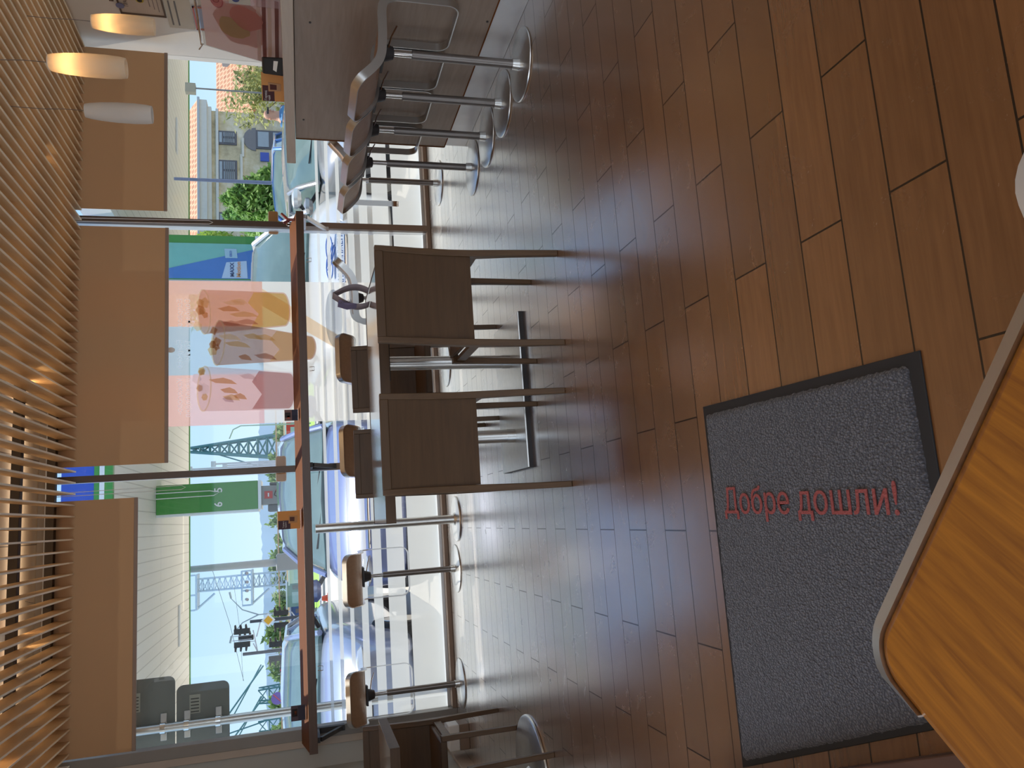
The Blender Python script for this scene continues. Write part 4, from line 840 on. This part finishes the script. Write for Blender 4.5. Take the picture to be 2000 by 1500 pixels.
# grey sign backs on a pole right outside the left window
sp = empty('road_sign', (-1.46, 6.80, G), 0, 'two grey sign backs clamped to a round steel pole outside the left window', 'road sign')
MB().cyl(0, 0, 0, 3.4, .036, n=20).build('pole', M['alu'], sp)
pg = plain('grey_sign_back', (.20, .22, .21), .5, .5)
for (x0, x1, za, zb, lx) in ((-.36, .37, 2.14, 2.60, .20), (-.36, .29, 1.74, 2.13, .14)):
    MB().prism_y(rrect(x1 - x0, zb - za, .05, 5, (x0 + x1) / 2, (za + zb) / 2 - G), .045, .052).build('sign_panel', pg, sp)
    for zc in (za + .08, zb - .08):
        cr_ = MB().box((-.10, .030, zc - .022 - G), (.10, .045, zc + .022 - G)).build('clamp_rail', M['alu'], sp, bevel=.003)
        MB().rings([[(.045 * math.cos(a), .045 * math.sin(a), zc + d_ - G) for a in np.linspace(0, 2 * PI, 25)[:-1]] for d_ in (-.018, .018)]).build('clamp', M['chrome'], cr_)
    sk_ = MB().box((lx - .07, .040, (za + zb) / 2 + .02 - G), (lx + .07, .045, (za + zb) / 2 + .10 - G)).build('sticker', colr((165, 170, 160)), sp)
    for i in range(5): MB().box((lx - .06 + .024 * i, .0385, (za + zb) / 2 + .03 - G), (lx - .052 + .024 * i, .0398, (za + zb) / 2 + .09 - G)).build('sticker_print', colr((70, 75, 75)), sk_)

# man standing beyond the parked cars
def person(loc, rz, label):
    t = empty('person', loc, rz, label, 'person')
    J = {'pel': (0, 0, .95), 'sp': (0, 0, 1.18), 'ch': (0, .0, 1.36), 'nk': (0, 0, 1.48), 'hd': (0, -.02, 1.60), 'top': (0, -.01, 1.72)}
    vs = [Vector(v) for v in J.values()]; rad = [.15, .145, .155, .062, .088, .07]; ed = [(0, 1), (1, 2), (2, 3), (3, 4), (4, 5)]
    def chain(root, pts, rs_):
        prev = root
        for p_, r__ in zip(pts, rs_): vs.append(Vector(p_)); rad.append(r__); ed.append((prev, len(vs) - 1)); prev = len(vs) - 1
        return prev
    for s in (-1, 1):
        chain(0, [(s * .10, 0, .86), (s * .11, -.01, .48), (s * .115, .02, .09), (s * .12, -.10, .045)], [.095, .062, .042, .035])
        h = chain(2, [(s * .18, 0, 1.40), (s * .23, .01, 1.14), (s * .22, -.08, .92), (s * .22, -.11, .84)], [.06, .045, .034, .03])
        for k2 in range(4): chain(h, [(s * (.22 + .0), -.135 + .02 * k2, .80), (s * .215, -.14 + .022 * k2, .755 - .006 * (k2 % 2))], [.010, .008])
        chain(h, [(s * .195, -.135, .825), (s * .19, -.15, .79)], [.011, .009])
    me = bpy.data.meshes.new('body'); me.from_pydata(vs, ed, []); o = bpy.data.objects.new('body', me); COL.objects.link(o); o.parent = t
    sk = o.modifiers.new('skin', 'SKIN'); sub = o.modifiers.new('sub', 'SUBSURF'); sub.levels = 1; sub.render_levels = 2
    for v, r__ in zip(me.skin_vertices[0].data, rad): v.radius = (r__, r__)
    me.skin_vertices[0].data[0].use_root = True; me.materials.append(colr((214, 160, 130), .6))
    blue = colr((90, 140, 180), .8)
    MB().lathe([(.165, .92), (.170, 1.1), (.185, 1.32), (.175, 1.42), (.075, 1.475)], 24, cap=False).build('t_shirt', blue, t).scale = (1.12, .82, 1)
    for s in (-1, 1): MB().tube([(s * .15, 0, 1.41), (s * .215, .005, 1.32), (s * .235, .01, 1.17)], [.075, .07, .062], 14, cap=False).build('sleeve', blue, t); MB().tube([(s * .09, 0, .93), (s * .105, 0, .5), (s * .115, .01, .10)], [.115, .085, .062], 16, cap=False).build('trouser_leg', colr((60, 62, 72), .8), t)
    MB().box((-.075, -.112, 1.625), (-.008, -.095, 1.655)).box((.008, -.112, 1.625), (.075, -.095, 1.655)).box((-.08, -.1, 1.645), (.08, -.09, 1.652)).build('sunglasses', M['black'], t, bevel=.004)
    MB().add([(0, -.135, 1.59), (-.014, -.105, 1.585), (.014, -.105, 1.585), (0, -.105, 1.63)], [(0, 1, 2), (0, 2, 3), (0, 3, 1)]).build('nose', colr((206, 150, 120), .6), t)
    MB().box((-.025, -.108, 1.555), (.025, -.098, 1.563)).build('mouth', colr((170, 95, 85), .6), t)
    for s in (-1, 1): MB().lathe([(0, -.012), (.022, 0), (0, .012)], 12).build('ear', colr((206, 150, 120), .6), t, loc=(s * .088, 0, 1.61))
    return t
p = at(540, 238, 12.2); person((p.x + .1, 12.2, G), .4, 'bald person in a blue t-shirt and sunglasses standing beyond the silver-grey car')
# ------------------------------------------------------------------ far things
def P2(x, y, Y, off=0): v = at(x, y, Y); return v
# old stone building
BY = 50.0; a = at(395, 425, BY); b = at(395, 215, BY); bx0, bx1 = at(395, 470, BY).x, b.x
bd = empty('old_building', (bx1, BY, G), 0, 'old two-storey building of weathered pale render with brown window frames, beyond the cars', 'building')
ze = at(388, 320, BY).z - G; z1 = at(410, 300, BY).z - G; z2 = at(424, 300, BY).z - G
wL = bx0 - bx1 - 2.5
MB().box((wL, 0, 0), (0, 9, ze - .2)).build('wall', M['plaster'], bd)
MB().box((wL, -.45, ze - .55), (.5, 9.3, ze - .1)).box((wL, -.25, z1 - .12), (.15, 0, z1 + .2)).box((wL, -.15, z2 - .1), (.1, 0, z2 + .06)).build('cornice', colr((196, 196, 190), .9), bd)
MB().box((wL, -.6, ze - .12), (.6, -.45, ze + .02)).build('gutter', colr((170, 175, 178), .6), bd)
MB().add([(wL, -.6, ze), (.4, -.6, ze), (.4, 4.6, ze + 2.3), (wL, 4.6, ze + 2.3), (.4, 9.5, ze), (wL, 9.5, ze)], [(0, 1, 2, 3), (3, 2, 4, 5), (1, 4, 2), (0, 3, 5)]).build('roof', M['rooftile'], bd, smooth=0)
def bwin(x, z, w, h, arch=False):
    fr = MB().box((x - w / 2, -.10, z), (x + w / 2, .05, z + h)).build('window_frame', colr((92, 92, 98), .7), bd)
    if arch: MB().prism_y([(x + w * .62 * math.cos(t_), z + h + w * .60 * math.sin(t_)) for t_ in np.linspace(0, PI, 15)], -.08, .05).build('arch_panel', colr((120, 118, 120), .8), fr)
    m = MB(); m.box((x - w / 2 + .12, -.13, z + .15), (x - .08, -.11, z + h * .68)).box((x + .08, -.13, z + .15), (x + w / 2 - .12, -.11, z + h * .68)).box((x - w / 2 + .12, -.13, z + h * .76), (x + w / 2 - .12, -.11, z + h - .12)); m.build('pane', colr((150, 160, 168), .15), fr)
    s_ = MB()
    for i in range(5): s_.box((x - w / 2 + .12, -.16, z + .2 + i * h * .1), (x + w / 2 - .12, -.135, z + .28 + i * h * .1))
    s_.build('shutter', colr((110, 112, 116), .8), fr)
zw = at(463, 300, BY).z - G; zh = at(425, 300, BY).z - G - zw
for yy, w in ((270, .75), (334, 1.15), (430, .8)): bwin(at(440, yy, BY).x - bx1, zw, w * 1.25, zh)
bwin(at(500, 273, BY).x - bx1, .2, 1.3, at(500, 273, BY).z - G - .2, True)
MB().box((at(470, 330, BY).x - bx1 - 1.7, -.08, zw - .35), (at(470, 330, BY).x - bx1 + 1.0, 0, zw - .2)).box((at(470, 290, BY).x - bx1 - .6, -.12, zw - .45), (at(470, 290, BY).x - bx1 + .7, 0, zw - .3)).build('sill_band', colr((205, 200, 188), .9), bd)
p = at(518, 308, BY); MB().box((p.x - bx1 - .3, -.15, p.z - G - .25), (p.x - bx1 + .3, -.05, p.z - G + .3)).build('street_name_plate', colr((60, 85, 170)), bd)
p = at(378, 350, BY + 4); MB().box((p.x - bx1 - 2.6, 3.2, ze), (p.x - bx1 + 2.6, 7, ze + 2.4)).box((p.x - bx1 - 2.0, 3.1, ze + .6), (p.x - bx1 - .6, 3.2, ze + 1.9)).build('dormer', colr((176, 180, 178), .9), bd)
# house with big tiled roof on the right
hx = at(450, 165, 54).x; ht = at(414, 165, 54).z - G; he = at(492, 165, 54).z - G
hs = empty('tiled_house', (hx, 52, G), 0, 'low house with a big orange clay-tiled roof at the right, behind the olive tree', 'building')
MB().box((-2.4, 1.0, 0), (12, 8, he)).build('wall', colr((200, 196, 176), .9), hs)
MB().add([(-2.9, 0, he - .2), (12.5, 0, he - .2), (12.5, 5, ht), (-2.9, 5, ht), (-2.9, 5.2, ht - .1), (12.5, 5.2, ht - .1), (12.5, .2, he - .35), (-2.9, .2, he - .35)], [(0, 1, 2, 3), (4, 5, 6, 7), (0, 3, 4, 7), (1, 6, 5, 2), (3, 2, 5, 4), (0, 7, 6, 1)]).build('roof', M['rooftile'], hs, smooth=0)
MB().box((2.2, 1.8, he + .5), (3.6, 3.4, ht - .6)).build('dormer', colr((150, 160, 165), .8), hs)
MB().box((-1, .7, .4), (1, 1.0, 1.8)).build('gate', colr((170, 120, 90), .8), hs)

# trees
def tree(name, loc, h, rw, rh, n, leaf, mat, label, seed, trunk=.10, shape='round', cat='tree', group=None):
    t = empty(name, loc, 0, label, cat, group); rg = random.Random(seed); vs = []; fs = []
    blobs = [(rg.uniform(-.55, .55) * rw, rg.uniform(-.5, .5) * rw, h - rh + rg.uniform(-.6, .7) * rh, rg.uniform(.35, .6)) for _ in range(9)] + [(0, 0, h - rh, .8)]
    for i in range(n):
        if shape == 'cone':
            q = rg.random() ** .7; z = (h) * (1 - q) + .3 * q; rr = rw * (q ** .8) * rg.uniform(.6, 1.05); a_ = rg.uniform(0, 2 * PI); c = Vector((rr * math.cos(a_), rr * math.sin(a_), z))
        else:
            bx_, by_, bz_, k = rg.choice(blobs); d = Vector((rg.gauss(0, 1), rg.gauss(0, 1), rg.gauss(0, 1))).normalized() * rg.uniform(.6, 1.05); c = Vector((bx_ + d.x * rw * k, by_ + d.y * rw * k, bz_ + d.z * rh * k))
        u = Vector((rg.gauss(0, 1), rg.gauss(0, 1), rg.gauss(0, 1))).normalized(); w = u.orthogonal().normalized(); s = leaf * rg.uniform(.6, 1.3); k = len(vs)
        vs += [c - u * s, c + w * s * .45, c + u * s, c - w * s * .45]; fs.append((k, k + 1, k + 2, k + 3))
    MB().add(vs, fs).build('crown', mat, t, smooth=0)
    m = MB().tube([(0, 0, 0), (.03 * h, .01 * h, h * .35), (-.02 * h, 0, h * .62)], [trunk, trunk * .75, trunk * .4], 10)
    for i in range(5): a_ = i * 1.3; m.tube([(0, 0, h * (.3 + .06 * i)), (rw * .5 * math.cos(a_), rw * .5 * math.sin(a_), h * (.5 + .07 * i))], [trunk * .4, trunk * .12], 6)
    m.build('trunk', colr((120, 100, 82), .9), t); return t
LG = leafy('cedar_green', srgb(78, 128, 52), srgb(165, 205, 112)); LO = leafy('olive_yellow_green', srgb(105, 112, 52), srgb(205, 205, 130)); LB = leafy('bright_green', srgb(90, 130, 34), srgb(190, 215, 80)); LF = leafy('far_green', srgb(84, 118, 66), srgb(150, 178, 106))
def treeat(x_top, y, Y, **k): p = at(x_top, y, Y); return dict(loc=(p.x, Y, G), h=p.z - G, **k)
tree('cedar_tree', mat=LG, n=7000, leaf=.16, label='dense green conifer in front of the old building, above the blue hatchback', seed=2, shape='cone', rw=2.3, rh=2, **treeat(432, 388, 30))
tree('cedar_tree', mat=LG, n=7000, leaf=.15, label='green conifer partly behind the right mullion', seed=3, shape='cone', rw=2.6, rh=2, **treeat(436, 420, 37))
tree('olive_tree', mat=LO, n=1500, leaf=.13, label='sparse yellow-green tree in front of the tiled roof, at the right', seed=4, rw=1.7, rh=1.35, trunk=.07, **treeat(440, 180, 32))
tree('deciduous_tree', mat=LB, n=9000, leaf=.2, label='bright yellow-green tree beside the banner, right of the window poster', seed=5, rw=3.6, rh=3.2, trunk=.16, **treeat(360, 545, 45))
k = 0
for y in range(835, 1500, 31):
    rg = random.Random(y); p = at(527 + rg.uniform(-6, 7), y + rg.uniform(-8, 8), 215); k += 1
    tree('distant_tree', (p.x, 210 + 10 * (k % 2), G), p.z - G, rg.uniform(2.2, 2.7), (p.z - G) * .42, 260, 1.1, LF, 'round green tree in the hedge-like far row below the blue hills', y, .4, group='row of far green trees')
# hills
hm = plain('hazy_blue_hills', srgb(205, 215, 222), 1.0, spec=0, vary=.22, scale=.02)  # distance haze put into the base colour
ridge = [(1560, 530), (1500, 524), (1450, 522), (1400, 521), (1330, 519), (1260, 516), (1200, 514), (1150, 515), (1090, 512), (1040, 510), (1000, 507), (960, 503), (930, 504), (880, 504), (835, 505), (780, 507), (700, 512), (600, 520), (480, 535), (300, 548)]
def hills(Y, dx, mat, nm, dep):
    top = [at(x + dx, y, Y) for y, x in ridge]; P = []
    for i in range(len(top) - 1):
        for q in range(6): v = top[i].lerp(top[i + 1], q / 6); P.append((v.x, v.z + random.uniform(-1, 1) * Y * .0011))
    n_ = len(P); vs = [(x, Y - 0, -5) for x, z in P] + [(x, Y + dep * .35, z * .6) for x, z in P] + [(x, Y + dep * .6, z) for x, z in P] + [(x, Y + dep, -5) for x, z in P]
    fs = [(r * n_ + i, r * n_ + i + 1, (r + 1) * n_ + i + 1, (r + 1) * n_ + i) for r in range(3) for i in range(n_ - 1)]
    return struct(MB().add(vs, fs).build(nm, mat, smooth=80))
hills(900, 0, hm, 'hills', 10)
# long tan embankment wall and distant street band
struct(MB().box((-200, 190, G), (200, 193, at(557, 1000, 190).z)).build('embankment', plain('sunlit_tan_wall', srgb(222, 196, 150), .9, vary=.12, scale=.15)))
struct(MB().box((-200, 189, at(541, 1000, 189).z), (200, 194, at(545, 1000, 189).z + .3)).build('viaduct_parapet', plain('brown_parapet', srgb(176, 150, 122), .9)))
# distant street things: kiosks, shelters, cars (some far away, simple)
rg = random.Random(11)
kc = [(196, 60, 62, 'red'), (70, 105, 160, 'blue'), (225, 228, 230, 'white'), (176, 190, 196, 'grey'), (120, 150, 150, 'green-grey')]
def kiosk(px, Y, w, h, c, nm, label):
    p = at(585, px, Y); t = empty('kiosk', (p.x, Y, G), 0, label, 'kiosk', 'row of far kiosks beyond the lawn')
    MB().box((-w / 2, 0, 0), (w / 2, 2.4, h)).build('body', colr(c), t); MB().box((-w / 2 - .2, -.5, h), (w / 2 + .2, 2.6, h + .18)).build('roof', colr((200, 205, 215)), t)
    MB().box((-w * .36, -.03, h * .42), (w * .1, 0, h * .82)).build('window', colr((160, 185, 190), .2), t); MB().box((w * .2, -.03, 0), (w * .38, 0, h * .8)).build('door', colr((120, 125, 130)), t)
cols = ['red', 'blue', 'white', 'red', 'white', 'blue', 'grey', 'green-grey', 'blue', 'red', 'white', 'red', 'grey', 'white']
for i, c in enumerate(cols):
    y = 838 + i * 46; cc = [k_ for k_ in kc if k_[3] == c][0][:3]
    kiosk(y, 108 + (i % 3) * 3, 3.2, 3.0 + .4 * (i % 2), cc, c, c + ' kiosk in the far row, ' + ('beyond the right part of the middle pane' if y < 900 else 'just left of the left mullion' if y < 980 else 'beyond the pump column' if y < 1040 else 'left of the pump column' if y < 1080 else 'beyond the light mast' if y < 1180 else 'beyond the traffic lights' if y < 1300 else 'beyond the sign pole'))
def far_car(px, Y, m, nm, label):
    p = at(600, px, Y); return make_car((p.x, Y, G), PI / 2, m, label, group='cars parked beyond the lawn')
# poles, lights, cranes
def mast(px, x_top, Y, r, label, name='lamp_post', cat='lamp post', mat=None, base=None):
    p = at(570, px, Y); q = at(x_top, px, Y); t = empty(name, (p.x, Y, G), 0, label, cat); MB().tube([(0, 0, 0), (0, 0, q.z - G)], [r, r * .7], 14).build('mast', mat or colr((170, 172, 178), .5), t); return t, q.z - G
t, h = mast(1096, 340, 30, .16, 'thick grey steel mast rising past the canopy edge, left of the pump column'); MB().box((-.3, -.3, 0), (.3, .3, 2.2)).build('mast_foot', colr((140, 146, 155), .5), t, bevel=.04)
t, h = mast(186, 381, 24, .035, 'slim lavender-grey lamp post in front of the tiled house'); MB().box((-.18, -.1, h - .02), (.12, .1, h + .28)).build('lamp_head', colr((205, 205, 195)), t)
t, h = mast(359, 340, 24, .07, 'lavender-blue post in front of the old building', mat=colr((150, 165, 210), .4))
t, h = mast(1194, 505, 120, .12, 'double-armed street lamp far beyond the lawn')
for s_ in (-1, 1): MB().tube([(0, 0, h), (s_ * .9, 0, h + 2.2), (s_ * 2.6, 0, h + 3.7)], [.1, .08, .06], 8).tube([(s_ * 2.6, 0, h + 3.7), (s_ * 3.5, 0, h + 3.9)], .16, 8).build('lamp_arm', colr((150, 160, 170)), t)
for px, xt, Y, lab in ((899, 418, 150, 'thin far mast beside the green lattice crane, with blunt top'), (907, 372, 150, 'tallest thin far mast left of the green lattice crane'), (904, 440, 160, 'far mast with a small lamp cluster near the left mullion')):
    t, h = mast(px if lab[0] != 'f' else 903, xt, Y, .22, lab); MB().box((-.5, -.3, h - .3), (.5, .3, h + .5)).build('lamp_head', colr((175, 180, 185)), t)
t, h = mast(828, 470, 90, .09, 'far street lamp with a bent arm at the left edge of the poster'); MB().tube([(0, 0, h), (-.4, 0, h + .8), (-1.4, 0, h + 1.2)], .07, 8).build('lamp_arm', colr((165, 170, 175)), t)
def lattice(px, x_top, Y, wb, wt, nseg, mat, label, name='lattice_crane', cat='crane', x_base=560):
    p = at(x_base, px, Y); q = at(x_top, px, Y); t = empty(name, (p.x, Y, G), 0, label, cat); H = q.z - G; m = MB(); r = wb * .035
    def c(i, s1, s2): k = i / nseg; w = (wb * (1 - k) + wt * k) / 2; return Vector((s1 * w, s2 * w, H * k))
    for i in range(nseg):
        for s1, s2 in ((-1, -1), (1, -1), (1, 1), (-1, 1)):
            m.tube([c(i, s1, s2), c(i + 1, s1, s2)], r * 1.3, 4)
            n1, n2 = {(-1, -1): (1, -1), (1, -1): (1, 1), (1, 1): (-1, 1), (-1, 1): (-1, -1)}[(s1, s2)]
            m.tube([c(i, s1, s2), c(i + 1, n1, n2)], r * .8, 4); m.tube([c(i, s1, s2), c(i, n1, n2)], r * .8, 4)
    m.build('lattice_mast', mat, t, smooth=0); return t, H
teal = colr((70, 120, 125), .6); pale = colr((170, 195, 215), .6)
t, H = lattice(871, 372, 260, 9, 1.2, 12, teal, 'dark teal lattice harbour crane far off, right of the left mullion')
MB().bar((-6, 0, H * .42), (1, 0, H * .99), .22, 5).bar((-6, 0, H * .42), (-1, 0, 0), .22, 5).bar((4, 0, H * .2), (1, 0, H * .9), .2, 5).box((-4, -3, H * .14), (3, 3, H * .19)).build('jib', teal, t, smooth=0)
t, H = lattice(1128, 384, 200, 3.2, 2.8, 20, pale, 'pale blue lattice floodlight tower with two platforms, behind the grey mast', 'floodlight_tower', 'tower')
for k_ in (1.0, .52): MB().box((-5.5, -2.6, H * k_ - .4), (2.6, 2.6, H * k_)).bar((-5.5, 0, H * k_), (-2.2, 0, H * k_ - 4), .25, 5).build('platform', pale, t); MB().tube([(-5.5, -2.6, H * k_ + 2), (2.6, -2.6, H * k_ + 2)], .2, 4).tube([(-5.4, -2.6, H * k_), (-5.4, -2.6, H * k_ + 2)], .2, 4).tube([(-2, -2.6, H * k_), (-2, -2.6, H * k_ + 2)], .2, 4).tube([(2.5, -2.6, H * k_), (2.5, -2.6, H * k_ + 2)], .2, 4).build('railing', pale, t)
for i in range(4): MB().tube([(-4 + 2 * i, -3.2, H * .52 + 1), (-4 + 2 * i, -3.9, H * .52 + .7)], .35, 10).build('floodlight', colr((140, 140, 145)), t)
for px, Y, s_, lab in ((1352, 240, 1, 'slanted grey-green harbour crane behind the sign pole, on its right'), (1412, 250, 1, 'second slanted harbour crane left of the sign pole')):
    t, H = lattice(px, 505, Y, 5, 3.5, 5, teal, lab); K = H
    MB().bar((8, 0, K * .9), (-10, 0, K * 1.9), .25, 5).bar((8, 2, K * .95), (-10, 2, K * 1.7), .2, 5).bar((-10, 0, K * 1.9), (-7, 0, K * .9), .2, 5).bar((-10, 1, K * 1.8), (5, 1, K * 2.1), .2, 5).box((-13, -1, K * 1.8), (-9, 1, K * 2.2)).build('jib', teal, t, smooth=0)
# traffic lights
def traffic(px, x_top, Y, label, heads, diamond=False, lit=False):
    p = at(600, px, Y); t = empty('traffic_light', (p.x, Y, G), 0, label, 'traffic light'); zt = at(x_top, px, Y).z - G
    MB().tube([(0, 0, 0), (0, 0, zt)], .075, 12).build('pole', colr((70, 74, 82), .6), t)
    for dx, xx, side in heads:
        zc = at(xx, px, Y).z - G; hd = MB().box((dx - .12, -.12, zc - .36), (dx + .12, .12, zc + .36)); 
        for k_ in (-.24, 0, .24): hd.hexa([(dx + side * .12, -.11, zc + k_ - .01), (dx + side * .12, .11, zc + k_ - .01), (dx + side * .12, .11, zc + k_ + .10), (dx + side * .12, -.11, zc + k_ + .10), (dx + side * .32, -.08, zc + k_ + .03), (dx + side * .32, .08, zc + k_ + .03), (dx + side * .30, .08, zc + k_ + .10), (dx + side * .30, -.08, zc + k_ + .10)])
        ho = hd.build('signal_head', M['dark_metal'], t, bevel=.02)
        for k_, c_ in ((.24, (200, 60, 60)), (0, (120, 90, 40)), (-.24, (60, 190, 150))): MB().tube([(dx, -.125, zc + k_), (dx, -.15, zc + k_)], .08, 14).build('lens', colr(c_, .3) if lit else colr((45, 45, 48), .3), ho)
        MB().box((dx - side * .22, -.02, zc - .44), (dx - side * .19, .02, zc + .44)).bar((dx, 0, zc - .5), (0, 0, zc - .7), .03, 5).build('back_rail', colr((190, 190, 195)), t)
    if diamond:
        zc = at(524, px, Y).z - G; MB().prism_y([(0, zc - .34), (.34, zc), (0, zc + .34), (-.34, zc)], -.14, -.12).build('sign_border', M['white'], t); MB().prism_y([(0, zc - .22), (.22, zc), (0, zc + .22), (-.22, zc)], -.16, -.145).build('priority_diamond', colr((235, 175, 50)), t)
traffic(1203, 488, 42, 'traffic light post with a yellow priority diamond, right of the pair', [(-.75, 480, 1), (.28, 549, 1), (-.3, 549, -1)], True)
traffic(1264, 474, 40, 'traffic light post carrying two overhead signal heads back to back', [(1.05, 473, 1), (.45, 473, -1), (.3, 541, 1), (-.35, 540, -1)])
traffic(1312, 548, 44, 'low traffic light showing red and green beside the sign pole', [(.25, 560, 1)], False, True)
# small road signs
for px, xx, Y, c_, lab, rnd in ((1277, 556, 47, (50, 100, 200), 'square blue road sign on a low post by the traffic lights', 0), (1356, 542, 42, (120, 100, 170), 'round blue-violet road sign right of the sign pole', 1)):
    p = at(600, px, Y); t = empty('road_sign', (p.x, Y, G), 0, lab, 'road sign'); z = at(xx, px, Y).z - G; MB().cyl(0, 0, 0, z, .03, n=8).build('pole', M['alu'], t)
    if rnd: MB().tube([(0, -.05, z), (0, -.08, z)], .30, 24).build('sign_face', colr(c_), t); MB().bar((-.2, -.09, z - .2), (.2, -.09, z + .2), .03).build('symbol', colr((190, 90, 110)), t)
    else: MB().box((-.24, -.08, z - .24), (.24, -.05, z + .24)).build('sign_face', colr(c_), t); MB().bar((-.12, -.09, z - .12), (.12, -.09, z + .1), .03).build('symbol', M['white'], t)
p = at(556, 877, 60); t = empty('road_sign', (p.x, 60, G), 0, 'pale rectangular sign board right of the left mullion', 'road sign'); MB().cyl(0, 0, 0, p.z - G, .05, n=8).build('pole', M['alu'], t); MB().box((-.55, -.08, p.z - G - .6), (.55, -.03, p.z - G + .55)).build('sign_face', colr((196, 200, 200)), t)
# cones
def cone(x, Y, label):
    t = empty('traffic_cone', (x, Y, G), 0, label, 'traffic cone', 'orange traffic cones before the lawn')
    MB().box((-.24, -.24, 0), (.24, .24, .05)).lathe([(.17, .05), (.115, .34)], 20).lathe([(.075, .50), (.02, .8), (0, .8)], 20).build('cone_body', colr((214, 84, 44)), t); MB().lathe([(.116, .34), (.075, .50)], 20).build('white_band', M['white'], t)
p = at(634, 843, 40); cone(p.x, 40, 'orange traffic cone beside the lower poster edge'); p = at(638, 1168, 44); cone(p.x, 44, 'orange traffic cone above the second window stool')
# far parked cars
for px, Y, m_, lab in ((1000, 70, silver, 'far silver car beyond the pump column'), (1150, 84, bluec, 'far blue car left of the grey mast'), (870, 80, navy, 'far dark blue car right of the left mullion'), (1230, 34, whitec, 'pale car parked farther out, above the stool with the sun glint')):
    far_car(px, Y, m_, '', lab)
# overhead wires
for i, (a_, b_, lab) in enumerate((((412, 1105, 60), (476, 1330, 60), 'upper'), ((455, 1128, 60), (475, 1330, 60), 'lower'))):
    A = at(*a_); B = at(b_[0], b_[1], 60 + 20 * i); A = at(a_[0], a_[1], 60 + 20 * i); tag(MB().tube([A, A.lerp(B, .5) - Vector((0, 0, .15)), B], .014, 5).build('overhead_wire', M['dark_metal']), lab + ' thin overhead wire crossing the sky at the left', 'wire')
